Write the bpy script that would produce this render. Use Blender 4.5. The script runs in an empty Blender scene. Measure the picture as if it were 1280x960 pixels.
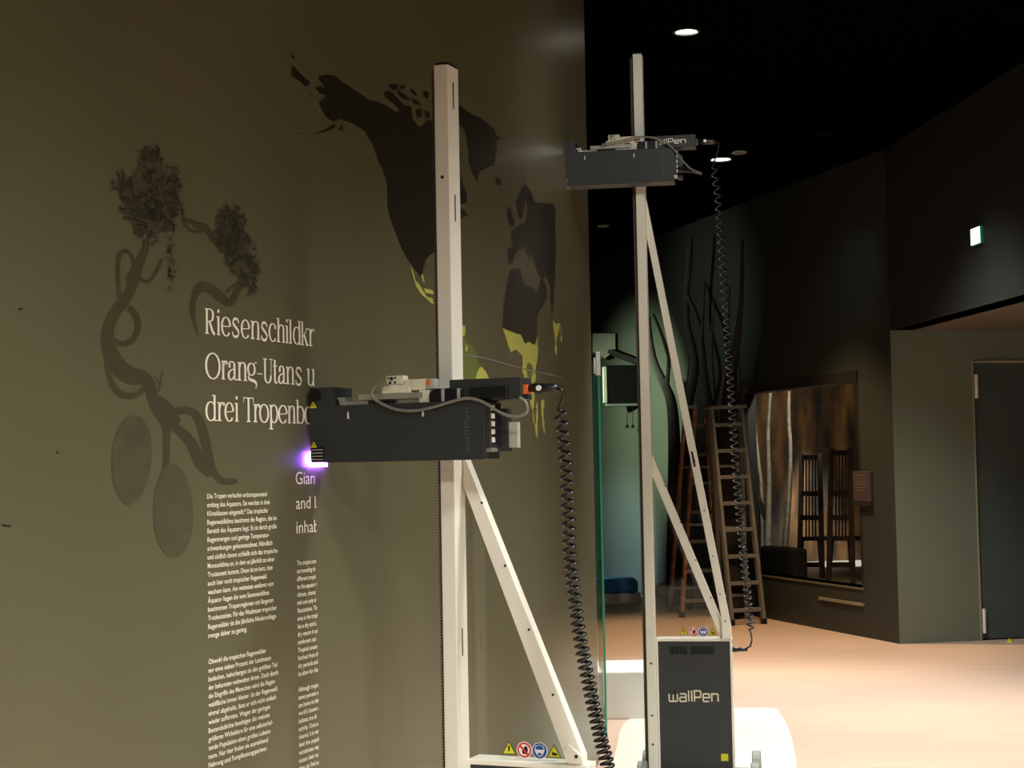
import bpy, bmesh, math, random
from mathutils import Vector, Matrix, geometry
random.seed(7)
R_ = math.radians
scene = bpy.context.scene
col = scene.collection

# ------------------------------------------------------------------ camera
FPX, CAMH, YHOR = 2000.0, 1.5, 585.0            # focal length in px, eye height, horizon row
PITCH = math.atan((YHOR - 480) / FPX); ROLL = R_(1.06)
cF = Vector((0, math.cos(PITCH), math.sin(PITCH)))
_r0 = Vector((1, 0, 0)); _u0 = Vector((0, -math.sin(PITCH), math.cos(PITCH)))
cR = math.cos(ROLL) * _r0 - math.sin(ROLL) * _u0
cU = math.sin(ROLL) * _r0 + math.cos(ROLL) * _u0
cC = Vector((0, 0, CAMH))
cam_d = bpy.data.cameras.new('camera'); cam = bpy.data.objects.new('camera', cam_d); col.objects.link(cam)
cam_d.sensor_width = 36; cam_d.lens = FPX / 1280 * 36; cam_d.clip_start = .05; cam_d.clip_end = 200
M = Matrix((cR, cU, -cF)).transposed().to_4x4(); M.translation = cC
cam.matrix_world = M
scene.camera = cam

# ------------------------------------------------------------------ world, view, lamps
world = bpy.data.worlds.new('world'); scene.world = world; world.use_nodes = True
bg = world.node_tree.nodes['Background']; bg.inputs[0].default_value = (.9, .85, .72, 1); bg.inputs[1].default_value = .012
vs = scene.view_settings
vs.view_transform = 'Standard'; vs.look = 'None'; vs.exposure = 0.0; vs.gamma = 1.0; vs.use_curve_mapping = False
ZC = 4.1                                        # ceiling height
WARM, NEUT, ORNG = (.97, 1.0, .94), (.98, .98, .96), (1.0, .68, .36)
# ceiling downlights seen in the photograph: x, y, watts, cone degrees, blend, colour
DOWNLIGHTS = [(1.085, 9.468, 900, 84, .6, NEUT), (1.814, 13.509, 560, 78, .6, ORNG)]
# fill lamps added outside the view: place, aim, watts, cone, blend, colour
OFFLIGHTS = [((2.9, 7.0, 4.0), (2.9, 7.2, 0), 800, 88, .7, NEUT), ((1.9, 4.6, 4.0), (1.7, 4.7, 0), 880, 112, 1, WARM), ((1.7, 1.6, 4.0), (1.2, 2.2, 0), 960, 112, 1, WARM),
             ((.2, -.9, 4.0), (.1, .4, 0), 1650, 120, 1, WARM), ((2.3, 10.6, 4.0), (2.8, 11.4, 0), 640, 88, .8, NEUT),
             ((1.5, 3.4, 4.0), (.62, 7.3, 2.75), 310, 30, .8, WARM)]
def spot(name, loc, aim, watts, cone, blend, color, size=.06):
    l = bpy.data.lights.new(name, 'SPOT'); l.energy = watts; l.spot_size = R_(cone); l.spot_blend = blend
    l.color = color; l.shadow_soft_size = size
    o = bpy.data.objects.new(name, l); col.objects.link(o); o.location = loc
    o.rotation_euler = (Vector(aim) - Vector(loc)).to_track_quat('-Z', 'Y').to_euler()
    return o
for (x, y, w, c, b, k) in DOWNLIGHTS: spot('downlight_beam', (x, y, ZC - .03), (x, y, 0), w, c, b, k)
for (p, q, w, c, b, k) in OFFLIGHTS: spot('added_beam', p, q, w, c, b, k, .3)

# ------------------------------------------------------------------ pixel helpers (1280 x 960 frame)
def ray(x, y): return cF + cR * ((x - 640) / FPX) - cU * ((y - 480) / FPX)
def onz(x, y, z): q = ray(x, y); return cC + q * ((z - CAMH) / q.z)
def ony(x, y, Y): q = ray(x, y); return cC + q * (Y / q.y)
def onplane(x, y, p, n):
    q = ray(x, y); n = Vector(n); return cC + q * ((Vector(p) - cC).dot(n) / q.dot(n))

# ------------------------------------------------------------------ materials
def lin(c):
    return tuple(((v / 255 + .055) / 1.055) ** 2.4 if v > 10 else v / 255 / 12.92 for v in c)
def mat(name, rgb, rough=.5, metal=0, var=.12, scale=8, bump=0, spec=.5, linear=False, emit=None, estr=0):
    m = bpy.data.materials.new(name); m.use_nodes = True
    nt = m.node_tree; b = nt.nodes['Principled BSDF']
    c = rgb if linear else lin(rgb)
    b.inputs['Roughness'].default_value = rough; b.inputs['Metallic'].default_value = metal
    b.inputs['Specular IOR Level'].default_value = spec
    tc = nt.nodes.new('ShaderNodeTexCoord'); no = nt.nodes.new('ShaderNodeTexNoise'); no.inputs['Scale'].default_value = scale
    no.inputs['Detail'].default_value = 4
    nt.links.new(tc.outputs['Object'], no.inputs['Vector'])
    rp = nt.nodes.new('ShaderNodeValToRGB')
    rp.color_ramp.elements[0].position = .3; rp.color_ramp.elements[1].position = .7
    rp.color_ramp.elements[0].color = (*[v * (1 - var) for v in c], 1); rp.color_ramp.elements[1].color = (*[min(1, v * (1 + var)) for v in c], 1)
    nt.links.new(no.outputs['Fac'], rp.inputs[0]); nt.links.new(rp.outputs[0], b.inputs['Base Color'])
    if bump:
        bp = nt.nodes.new('ShaderNodeBump'); bp.inputs['Strength'].default_value = bump; bp.inputs['Distance'].default_value = .01
        nt.links.new(no.outputs['Fac'], bp.inputs['Height']); nt.links.new(bp.outputs[0], b.inputs['Normal'])
    if emit:
        b.inputs['Emission Color'].default_value = (*emit, 1); b.inputs['Emission Strength'].default_value = estr
    return m
def sheet(name, tint, refl=1.0):
    """clear thin sheet: what lies behind shows through, with a mirror reflection that grows at grazing angles"""
    m = bpy.data.materials.new(name); m.use_nodes = True; nt = m.node_tree; nt.nodes.clear()
    o = nt.nodes.new('ShaderNodeOutputMaterial'); mx = nt.nodes.new('ShaderNodeMixShader')
    t = nt.nodes.new('ShaderNodeBsdfTransparent'); t.inputs[0].default_value = (*tint, 1)
    g = nt.nodes.new('ShaderNodeBsdfGlossy'); g.inputs['Roughness'].default_value = .03; g.inputs[0].default_value = (.9 * refl, .9 * refl, .9 * refl, 1)
    f = nt.nodes.new('ShaderNodeFresnel'); f.inputs[0].default_value = 1.45
    ge = nt.nodes.new('ShaderNodeNewGeometry'); io = nt.nodes.new('ShaderNodeMapRange')      # same reflectance from either face
    io.inputs[3].default_value = 1.45; io.inputs[4].default_value = 1 / 1.45
    nt.links.new(ge.outputs['Backfacing'], io.inputs[0]); nt.links.new(io.outputs[0], f.inputs[0])
    nt.links.new(f.outputs[0], mx.inputs[0]); nt.links.new(t.outputs[0], mx.inputs[1]); nt.links.new(g.outputs[0], mx.inputs[2]); nt.links.new(mx.outputs[0], o.inputs[0])
    return m
MT = {}
def wall_print_mat(name, rgb, var=.06, scale=6):
    return mat(name, rgb, .34, 0, var, scale, spec=.5)
MT['wall'] = mat('olive_wall_paint', (97, 94, 71), .34, 0, .05, 1.6, spec=.5)
MT['ceil'] = mat('black_ceiling_paint', (3, 3, 3), .95, 0, .1, spec=0)
MT['darkwall'] = mat('dark_green_wall_paint', (41, 44, 37), .6, 0, .06, 2)
MT['white'] = mat('white_powder_coat', (226, 221, 208), .38, 0, .02, 5)
MT['dark'] = mat('charcoal_powder_coat', (41, 43, 43), .5, 0, .06, 30, bump=.05)
MT['black'] = mat('black_plastic', (17, 17, 17), .35, 0, .1)
MT['rubber'] = mat('black_cable_rubber', (14, 13, 12), .28, 0, .1)
MT['belt'] = mat('brown_toothed_rack', (66, 56, 40), .55, 0, .15, 60)
MT['alu'] = mat('brushed_aluminium', (196, 194, 184), .35, .75, .05, 20)
MT['grey'] = mat('grey_plastic', (165, 164, 152), .45, 0, .05)
MT['milky'] = mat('milky_plastic', (214, 208, 184), .3, 0, .12, 40)
MT['hose'] = mat('grey_hose', (118, 116, 106), .4, 0, .08)
MT['yellow'] = mat('yellow_sign_film', (206, 200, 30), .5, 0, .03)
MT['red'] = mat('red_sign_film', (205, 40, 45), .5, 0, .03)
MT['blue'] = mat('blue_sign_film', (28, 74, 160), .5, 0, .03)
MT['signwhite'] = mat('white_sign_film', (235, 232, 226), .5, 0, .02)
MT['orange'] = mat('orange_plastic', (225, 105, 50), .45)
MT['wheel'] = mat('grey_wheel_rubber', (120, 122, 112), .6, 0, .08)
MT['acryl'] = sheet('clear_acrylic', (.95, .95, .93))
MT['glass'] = sheet('green_tinted_glass', (.86, .96, .90))
MT['pane'] = sheet('display_window_glass', (.96, .96, .95), .3)
MT['glassedge'] = mat('green_glass_edge', (60, 168, 136), .12, 0, .15, 3)

# ------------------------------------------------------------------ mesh helpers
def link(name, me, m=None, parent=None, smooth=False):
    o = bpy.data.objects.new(name, me); col.objects.link(o)
    if m: me.materials.append(m)
    if parent: o.parent = parent
    if smooth:
        for p in me.polygons: p.use_smooth = True
    return o
class MB:
    def __init__(s): s.v = []; s.f = []
    def add(s, vs_, fs):
        k = len(s.v); s.v += [tuple(v) for v in vs_]; s.f += [tuple(i + k for i in f) for f in fs]; return s
    def box(s, x0, x1, y0, y1, z0, z1):
        return s.add([(x0, y0, z0), (x1, y0, z0), (x1, y1, z0), (x0, y1, z0), (x0, y0, z1), (x1, y0, z1), (x1, y1, z1), (x0, y1, z1)],
                     [(0, 3, 2, 1), (4, 5, 6, 7), (0, 1, 5, 4), (1, 2, 6, 5), (2, 3, 7, 6), (3, 0, 4, 7)])
    def prism(s, poly, a0, a1, axis='y'):
        """polygon in (x,z) extruded along y, or in (x,y) along z, or (y,z) along x"""
        n = len(poly)
        def P(p, a): return (p[0], a, p[1]) if axis == 'y' else ((p[0], p[1], a) if axis == 'z' else (a, p[0], p[1]))
        k = len(s.v)
        s.v += [P(p, a0) for p in poly] + [P(p, a1) for p in poly]
        tris = geometry.tessellate_polygon([[Vector((p[0], p[1], 0)) for p in poly]])
        for t in tris: s.f.append((k + t[0], k + t[1], k + t[2])); s.f.append((k + n + t[2], k + n + t[1], k + n + t[0]))
        for i in range(n): j = (i + 1) % n; s.f.append((k + i, k + j, k + n + j, k + n + i))
        return s
    def tube(s, path, r, seg=8, cap=True):
        path = [Vector(p) for p in path]; n = len(path); k = len(s.v)
        rr = r if hasattr(r, '__len__') else [r] * n
        up = Vector((0, 0, 1)); prev = None
        for i, p in enumerate(path):
            t = (path[min(i + 1, n - 1)] - path[max(i - 1, 0)]).normalized()
            a = prev if prev is not None else (up if abs(t.z) < .9 else Vector((1, 0, 0)))
            a = (a - t * a.dot(t)).normalized(); b = t.cross(a); prev = a
            for q in range(seg):
                an = 2 * math.pi * q / seg; s.v.append(tuple(p + a * (rr[i] * math.cos(an)) + b * (rr[i] * math.sin(an))))
        for i in range(n - 1):
            for q in range(seg):
                q2 = (q + 1) % seg; s.f.append((k + i * seg + q, k + i * seg + q2, k + (i + 1) * seg + q2, k + (i + 1) * seg + q))
        if cap: s.f.append(tuple(k + q for q in reversed(range(seg)))); s.f.append(tuple(k + (n - 1) * seg + q for q in range(seg)))
        return s
    def beam(s, p0, p1, w, d, side=Vector((1, 0, 0))):
        """rectangular bar p0->p1; w along side, d across"""
        p0, p1 = Vector(p0), Vector(p1); t = (p1 - p0).normalized(); a = (side - t * side.dot(t)).normalized(); b = t.cross(a)
        c = [a * (w / 2 * i) + b * (d / 2 * j) for i, j in ((-1, -1), (1, -1), (1, 1), (-1, 1))]
        return s.add([p0 + q for q in c] + [p1 + q for q in c], [(0, 1, 2, 3), (7, 6, 5, 4), (0, 4, 5, 1), (1, 5, 6, 2), (2, 6, 7, 3), (3, 7, 4, 0)])
    def build(s, name, m=None, parent=None, bevel=0, smooth=False):
        me = bpy.data.meshes.new(name); me.from_pydata(s.v, [], s.f)
        bm = bmesh.new(); bm.from_mesh(me); bmesh.ops.recalc_face_normals(bm, faces=bm.faces); bm.to_mesh(me); bm.free()
        o = link(name, me, m, parent, smooth)
        if bevel:
            md = o.modifiers.new('bevel', 'BEVEL'); md.width = bevel; md.segments = 2; md.limit_method = 'ANGLE'
        return o
def empty(name, loc=(0, 0, 0), rz=0):
    o = bpy.data.objects.new(name, None); col.objects.link(o); o.location = loc; o.rotation_euler = (0, 0, rz); o.empty_display_size = .1; return o
def tag(o, label=None, cat=None, group=None, kind=None):
    if label: o['label'] = label
    if cat: o['category'] = cat
    if group: o['group'] = group
    if kind: o['kind'] = kind
    return o
def smooth_path(pts, n=6):
    P = [Vector(p) for p in pts]; out = []
    for i in range(len(P) - 1):
        a, b, c, d = P[max(i - 1, 0)], P[i], P[i + 1], P[min(i + 2, len(P) - 1)]
        for k in range(n):
            t = k / n
            out.append(.5 * ((2 * b) + (c - a) * t + (2 * a - 5 * b + 4 * c - d) * t * t + (3 * b - a - 3 * c + d) * t ** 3))
    out.append(P[-1]); return out
def text2d(body, shear=0):
    """outline text as flat triangles: returns verts (x,y) and faces, baseline at y=0, from x=0, size 1"""
    cu = bpy.data.curves.new('t', 'FONT'); cu.body = body; cu.resolution_u = 3; cu.fill_mode = 'FRONT'; cu.offset = shear
    o = bpy.data.objects.new('t', cu); col.objects.link(o)
    dg = bpy.context.evaluated_depsgraph_get(); me = o.evaluated_get(dg).to_mesh()
    v = [(p.co.x, p.co.y) for p in me.vertices]; f = [tuple(p.vertices) for p in me.polygons]
    o.evaluated_get(dg).to_mesh_clear(); bpy.data.objects.remove(o); bpy.data.curves.remove(cu)
    x0 = min(p[0] for p in v)
    return [(p[0] - x0, p[1]) for p in v], f
def text_plate(name, body, x0, x1, zb, h, y, m, parent, vertical=False):
    """lettering lying on a plane y=const facing -y; h = capital height, width fitted x0..x1"""
    v, f = text2d(body); w = max(p[0] for p in v); ch = .70
    mb = MB()
    if not vertical: mb.add([(x0 + p[0] / w * (x1 - x0), y, zb + p[1] / ch * h) for p in v], f)
    else: mb.add([(x0 - p[1] / ch * h, y, zb + p[0] / w * (x1 - x0)) for p in v], f)
    return mb.build(name, m, parent)

# ================================================================== the setting
# ---- left wall: a printed exhibition wall, curved, then straight up to its end
W_S0, W_X0, W_Y0, W_T0, W_RAD, W_TEND = 0.0, -.551, 4.462, R_(22.8), 12.6, R_(8.8)
S_MIN, S_END, DS = -4.2, 5.2, .01
wall_tab = []
def _theta(s): return max(W_T0 - s / W_RAD, W_TEND)
x, y, s = W_X0, W_Y0, 0.0; fwd = [(0.0, x, y)]
while s < S_END + .5: th = _theta(s + DS / 2); x += math.sin(th) * DS; y += math.cos(th) * DS; s += DS; fwd.append((s, x, y))
x, y, s = W_X0, W_Y0, 0.0; bwd = []
while s > S_MIN: th = _theta(s - DS / 2); x -= math.sin(th) * DS; y -= math.cos(th) * DS; s -= DS; bwd.append((s, x, y))
wall_tab = bwd[::-1] + fwd
def wall_pt(s, z, off=0.0):
    f = (s - wall_tab[0][0]) / DS; i = max(0, min(len(wall_tab) - 2, int(f))); t = f - i
    a, b = wall_tab[i], wall_tab[i + 1]; th = _theta(s)
    return Vector((a[1] + (b[1] - a[1]) * t + math.cos(th) * off, a[2] + (b[2] - a[2]) * t - math.sin(th) * off, z))
def px2wall(px, py):
    q = ray(px, py); best = None; prev = None
    for (s, x, y) in wall_tab[::2]:
        if y < .5: continue
        d = x * q.y - y * q.x
        if prev is not None and prev[0] < 0 <= d:
            t = prev[0] / (prev[0] - d); best = (prev[1] + (s - prev[1]) * t, prev[2] + (y - prev[2]) * t); break
        prev = (d, s, y)
    if best is None:      # past the end: take the end
        s, x, y = wall_tab[-1]; best = (s, y)
    return best[0], CAMH + q.z / q.y * best[1]
S_END = px2wall(741.5, 560)[0]
mb = MB(); ss = [S_MIN + i * .08 for i in range(int((S_END - S_MIN) / .08) + 1)] + [S_END]
zs = [0, 1, 2, 3, ZC]; nz = len(zs)
mb.add([wall_pt(s, z) for s in ss for z in zs], [(i * nz + j, (i + 1) * nz + j, (i + 1) * nz + j + 1, i * nz + j + 1) for i in range(len(ss) - 1) for j in range(nz - 1)])
front = len(mb.f)
a, b = wall_pt(S_END, 0), wall_pt(S_END, 0, -.22)
mb.add([wall_pt(s, z, -.22) for s in ss for z in (0, ZC)], [(2 * i, 2 * i + 1, 2 * i + 3, 2 * i + 2) for i in range(len(ss) - 1)])
mb.add([wall_pt(S_END, 0), wall_pt(S_END, 0, -.22), wall_pt(S_END, ZC, -.22), wall_pt(S_END, ZC)], [(0, 1, 2, 3)])
me = bpy.data.meshes.new('wall_left'); me.from_pydata(mb.v, [], mb.f)
for i, p in enumerate(me.polygons): p.use_smooth = i < front
wall_left = link('wall_left', me, MT['wall']); tag(wall_left, 'olive brown curved exhibition wall with printed map and text', kind='structure')

# ---- floor and ceiling
def floor_mat():
    m = mat('orange_wood_floor', (205, 142, 98), .42, 0, .08, 3); nt = m.node_tree; b = nt.nodes['Principled BSDF']
    tc = nt.nodes.new('ShaderNodeTexCoord'); mp = nt.nodes.new('ShaderNodeMapping'); mp.inputs['Scale'].default_value = (.6, 14, 1)
    no = nt.nodes.new('ShaderNodeTexNoise'); no.inputs['Scale'].default_value = 2.2; no.inputs['Detail'].default_value = 5
    nt.links.new(tc.outputs['Object'], mp.inputs[0]); nt.links.new(mp.outputs[0], no.inputs['Vector'])
    rp = nt.nodes.new('ShaderNodeValToRGB'); rp.color_ramp.elements[0].color = (*lin((196, 166, 144)), 1); rp.color_ramp.elements[1].color = (*lin((210, 180, 156)), 1)
    rp.color_ramp.elements[0].position = .35; rp.color_ramp.elements[1].position = .65
    nt.links.new(no.outputs['Fac'], rp.inputs[0]); nt.links.new(rp.outputs[0], b.inputs['Base Color'])
    return m
fl = MB().box(-3.5, 9, -4, 26, -.1, 0).build('floor', floor_mat()); tag(fl, 'warm orange wooden floor of the exhibition hall', kind='structure')
ce = MB().box(-3.5, 9, -4, 26, ZC, ZC + .1).build('ceiling', MT['ceil']); tag(ce, 'black painted hall ceiling', kind='structure')

# ---- back wall with a display window (plane through K, running back to the left)
K = Vector((3.14, 13.22, 0)); dA = Vector((-.2895, .957, 0)).normalized(); nA = Vector((-dA.y, dA.x, 0))   # nA points into the hall
def WA(a, z, off=0.0): return K + dA * a + nA * off + Vector((0, 0, z))
def px2WA(x, y, off=0.0):
    p = onplane(x, y, K + nA * off, nA); q = p - K; return q.dot(dA), p.z
rzA = math.atan2(dA.y, dA.x)                    # local +x runs along dA, local -y... (+y = -nA rotated)
aR, zt = px2WA(1072, 463); aL, _ = px2WA(922, 481); zs_ = px2WA(1072, 734)[1]
WIN = (aR, aL, zs_, zt)
def wa_box(mb, a0, a1, z0, z1, o0, o1):
    return mb.add([WA(a0, z0, o0), WA(a1, z0, o0), WA(a1, z0, o1), WA(a0, z0, o1), WA(a0, z1, o0), WA(a1, z1, o0), WA(a1, z1, o1), WA(a0, z1, o1)],
                  [(0, 3, 2, 1), (4, 5, 6, 7), (0, 1, 5, 4), (1, 2, 6, 5), (2, 3, 7, 6), (3, 0, 4, 7)])
mb = MB(); A_END = 12.5; TH = .18
wa_box(mb, 0, WIN[0], 0, ZC, -TH, 0); wa_box(mb, WIN[1], A_END, 0, ZC, -TH, 0)
wa_box(mb, WIN[0], WIN[1], 0, WIN[2], -TH, 0); wa_box(mb, WIN[0], WIN[1], WIN[3], ZC, -TH, 0)
wb = mb.build('wall_back', MT['darkwall']); tag(wb, 'dark green back wall with a display window', kind='structure')

# ---- door wall (recess) on the right, soffit and the upper wall above the recess
dD = Vector((.69, .125, 0)).normalized(); nD = Vector((dD.y, -dD.x, 0)); ZS = 2.63
def WD(a, z, off=0.0): return K + dD * a + nD * off + Vector((0, 0, z))
def px2WD(x, y): p = onplane(x, y, K, nD); q = p - K; return q.dot(dD), p.z
ZS = px2WD(1113, 413)[1]
aDo, zDo = px2WD(1214, 451); DW = 1.0
def gen_box(mb, fn, a0, a1, z0, z1, o0, o1):
    return mb.add([fn(a0, z0, o0), fn(a1, z0, o0), fn(a1, z0, o1), fn(a0, z0, o1), fn(a0, z1, o0), fn(a1, z1, o0), fn(a1, z1, o1), fn(a0, z1, o1)],
                  [(0, 3, 2, 1), (4, 5, 6, 7), (0, 1, 5, 4), (1, 2, 6, 5), (2, 3, 7, 6), (3, 0, 4, 7)])
mb = MB()
gen_box(mb, WD, 0, aDo, 0, ZS, -.2, 0); gen_box(mb, WD, aDo + DW, 3.2, 0, ZS, -.2, 0); gen_box(mb, WD, aDo, aDo + DW, zDo, ZS, -.2, 0)
wr = mb.build('wall_right', mat('olive_grey_wall_paint', (106, 114, 96), .55, 0, .05, 2)); tag(wr, 'olive grey recessed wall holding the dark door', kind='structure')
p1280 = onz(1280, 368, ZS); dB = Vector((p1280.x - K.x, p1280.y - K.y, 0)).normalized(); nB = Vector((dB.y, -dB.x, 0))
if nB.x > 0: nB = -nB
def WB(a, z, off=0.0): return K + dB * a + nB * off + Vector((0, 0, z))
mb = MB(); gen_box(mb, WB, 0, 9, ZS, ZC, 0, -.2)
wu = mb.build('wall_upper', mat('blackish_wall_paint', (17, 18, 14), .7, 0, .06, 2)); tag(wu, 'dark wall band above the recess', kind='structure')
mb = MB(); q0, q1, q2, q3 = WB(0, ZS, -.01), WB(9, ZS, -.01), WB(9, ZS) + Vector((4, 0, 0)), WD(3.2, ZS)
mb.add([q0, q1, q2, q3] + [p + Vector((0, 0, .08)) for p in (q0, q1, q2, q3)], [(0, 1, 2, 3), (7, 6, 5, 4), (0, 4, 5, 1), (1, 5, 6, 2), (2, 6, 7, 3), (3, 7, 4, 0)])
so = mb.build('trim_1', mat('brown_soffit_paint', (92, 82, 70), .7, 0, .06)); tag(so, 'brown soffit over the door recess', kind='structure')
mb = MB().box(5.6, 5.7, -4, 14, 0, ZC); tag(mb.build('wall_far_right', MT['darkwall']), 'dark wall far right of the hall', kind='structure')

# ---- door in the recess
door = empty('door_1', WD(aDo, 0), math.atan2(dD.y, dD.x)); tag(door, 'dark slate grey door with two pale hinges', kind='structure')
MT['door'] = mat('slate_door_paint', (70, 80, 79), .5, 0, .04)
MB().box(.018, DW - .018, .03, .075, .01, zDo - .02).build('door_leaf', MT['door'], door, .003)
fm = MB().box(0, .012, -.008, .1, 0, zDo).box(DW - .016, DW, -.012, .1, 0, zDo).box(.016, DW - .016, -.012, .1, zDo - .018, zDo)
fm.build('door_frame', mat('pale_door_frame', (150, 148, 124), .45), door)
for zc in (px2WD(1218, 483)[1], px2WD(1228, 776)[1]):
    h = MB().tube([(.03, -.016, zc - .1), (.03, -.016, zc + .1)], .014, 10).build('hinge', MT['signwhite'], door)

# ================================================================== prints on the left wall
def bisect_map(verts2, faces, layer, cut=None):
    """verts in (s,z); cut every 7 cm along s so the print follows the curve, then lay it on the wall"""
    bm = bmesh.new(); vv = [bm.verts.new((p[0], p[1], 0)) for p in verts2]
    for f in faces:
        try: bm.faces.new([vv[i] for i in f])
        except ValueError: pass
    if not bm.verts: return bm
    s0 = min(p[0] for p in verts2); s1 = max(p[0] for p in verts2); k = math.ceil(s0 / .07)
    while k * .07 < s1:
        bmesh.ops.bisect_plane(bm, geom=bm.verts[:] + bm.edges[:] + bm.faces[:], plane_co=(k * .07, 0, 0), plane_no=(1, 0, 0)); k += 1
    if cut: bmesh.ops.bisect_plane(bm, geom=bm.verts[:] + bm.edges[:] + bm.faces[:], plane_co=(cut, 0, 0), plane_no=(1, 0, 0), clear_outer=True)
    for v in bm.verts: v.co = wall_pt(v.co.x, v.co.y, .0007 * layer)
    return bm
def finish_print(name, bm, m, label=None):
    me = bpy.data.meshes.new(name); bm.to_mesh(me); bm.free()
    for p in me.polygons: p.use_smooth = True
    # point every face into the hall
    o = link(name, me, m, wall_left)
    b2 = bmesh.new(); b2.from_mesh(me); b2.normal_update()
    bmesh.ops.reverse_faces(b2, faces=[f for f in b2.faces if f.normal.x * math.cos(.28) - f.normal.y * math.sin(.28) < 0]); b2.to_mesh(me); b2.free()
    if label: o['label'] = label
    return o
def poly_tris(pts):
    tr = geometry.tessellate_polygon([[Vector((p[0], p[1], 0)) for p in pts]]); return [tuple(t) for t in tr]
def rough_edge(pts, amp, step):
    """coast lines: break long edges into small irregular steps"""
    out = []
    n = len(pts)
    for i in range(n):
        a, b = pts[i], pts[(i + 1) % n]; L = math.hypot(b[0] - a[0], b[1] - a[1]); k = max(1, int(L / step))
        for j in range(k):
            t = j / k; d = random.uniform(-amp, amp) if j else 0
            out.append((a[0] + (b[0] - a[0]) * t - (b[1] - a[1]) / max(L, .01) * d, a[1] + (b[1] - a[1]) * t + (b[0] - a[0]) / max(L, .01) * d))
    return out
def print_px(name, polys, m, layer=1, amp=0, step=5, label=None):
    V = []; F = []
    for pts in polys:
        if amp: pts = rough_edge(pts, amp, step)
        q = [px2wall(*p) for p in pts]; k = len(V); V += q; F += [tuple(k + i for i in t) for t in poly_tris(q)]
    return finish_print(name, bisect_map(V, F, layer), m, label)
def stroke_px(paths):
    """paths of (x, y, width) in photo pixels -> quad strips"""
    V = []; F = []
    for path in paths:
        P = smooth_path([(p[0], p[1], p[2]) for p in path], 5)
        k = len(V)
        for i, p in enumerate(P):
            t = (P[min(i + 1, len(P) - 1)] - P[max(i - 1, 0)]); t.z = 0; t.normalize(); w = max(p.z, .5) / 2
            V.append((p.x - t.y * w, p.y + t.x * w)); V.append((p.x + t.y * w, p.y - t.x * w))
        F += [(k + 2 * i, k + 2 * i + 1, k + 2 * i + 3, k + 2 * i + 2) for i in range(len(P) - 1)]
    return V, F
def print_strokes(name, paths, m, layer, label=None):
    V, F = stroke_px(paths); V = [px2wall(*p) for p in V]
    return finish_print(name, bisect_map(V, F, layer), m, label)

MT['p_dark'] = wall_print_mat('dark_print_ink', (42, 39, 30))
MT['p_green'] = wall_print_mat('green_print_ink', (112, 122, 64))
MT['p_yel'] = wall_print_mat('yellow_green_print_ink', (194, 199, 100))
MT['p_white'] = wall_print_mat('cream_print_ink', (245, 240, 222), .02)
MT['p_branch'] = wall_print_mat('branch_print_ink', (71, 68, 51), .1, 30)
MT['p_leaf'] = wall_print_mat('leaf_print_ink', (54, 52, 39), .2, 60)
MT['p_leaf2'] = wall_print_mat('pale_leaf_print_ink', (77, 74, 59), .2, 60)
MT['p_pod'] = wall_print_mat('pod_print_ink', (82, 78, 60), .12, 18)
MT['p_pod2'] = wall_print_mat('faint_line_ink', (112, 108, 96))
MT['p_line'] = wall_print_mat('lilac_print_ink', (146, 139, 142))

NA = [(398, 96), (406, 94), (417, 94), (430, 104), (445, 114), (460, 125), (475, 129), (487, 135), (495, 141), (499, 137), (505, 132), (514, 133), (515, 141), (516, 150), (522, 158), (528, 158), (533, 150),
      (545, 152), (556, 160), (570, 184), (576, 193), (574, 200), (572, 206), (576, 222), (584, 247), (583, 254), (572, 255), (562, 275), (552, 292), (545, 312), (536, 320), (531, 326), (528, 342), (525, 345), (521, 340), (517, 336), (513, 330),
      (508, 322), (500, 306), (494, 289), (488, 276), (484, 256), (484, 236), (482, 222), (475, 207), (470, 193), (464, 178), (458, 167), (450, 160), (441, 154), (433, 152), (428, 150), (424, 149), (416, 152), (409, 148), (403, 140), (398, 130), (402, 125), (408, 124), (406, 119), (399, 116), (394, 110), (400, 108), (407, 111), (402, 104), (398, 99)]
GREENL = [(571, 129), (575, 132), (586, 141), (598, 146), (610, 155), (618, 162), (620, 170), (628, 172), (620, 177), (621, 190), (619, 196), (618, 207), (610, 208), (606, 212), (600, 213), (597, 228), (590, 217), (586, 203), (587, 190), (584, 182), (582, 168), (577, 158), (566, 152), (560, 140)]
print_px('printed_continent', [NA], MT['p_dark'], 1, 1.1, 5, 'dark printed silhouette of North America')
print_px('printed_continent', [GREENL], MT['p_dark'], 1, 1.0, 5, 'dark printed silhouette of Greenland')
print_px('printed_islands', [[(364, 67), (369, 71), (368, 74), (364, 72)], [(364, 81), (370, 86), (374, 91), (380, 97), (388, 104), (383, 109), (375, 102), (364, 95)], [(386, 115), (392, 119), (389, 120)],
    [(371, 165), (376, 166), (375, 168), (371, 167)], [(392, 167), (405, 163), (417, 155), (420, 158), (408, 164), (395, 168)], [(424, 160), (428, 156), (428, 163), (424, 163)],
    [(484, 106), (495, 105), (498, 111), (490, 113)], [(500, 106), (506, 107), (504, 112), (500, 111)], [(480, 115), (486, 113), (496, 122), (505, 131), (499, 136), (490, 128), (481, 121)],
    [(496, 112), (505, 118), (512, 124), (506, 125), (498, 119)], [(514, 110), (521, 117), (520, 120), (513, 114)], [(528, 113), (536, 116), (536, 124), (529, 120)], [(515, 123), (524, 127), (525, 132), (517, 129)],
    [(519, 138), (526, 136), (528, 146), (522, 148)], [(530, 138), (537, 139), (537, 147), (531, 145)], [(571, 258), (580, 262), (588, 273), (584, 268), (576, 273), (571, 270)], [(620, 221), (626, 224), (627, 231), (622, 232), (619, 227)]],
    MT['p_dark'], 1, .6, 3)
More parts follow.
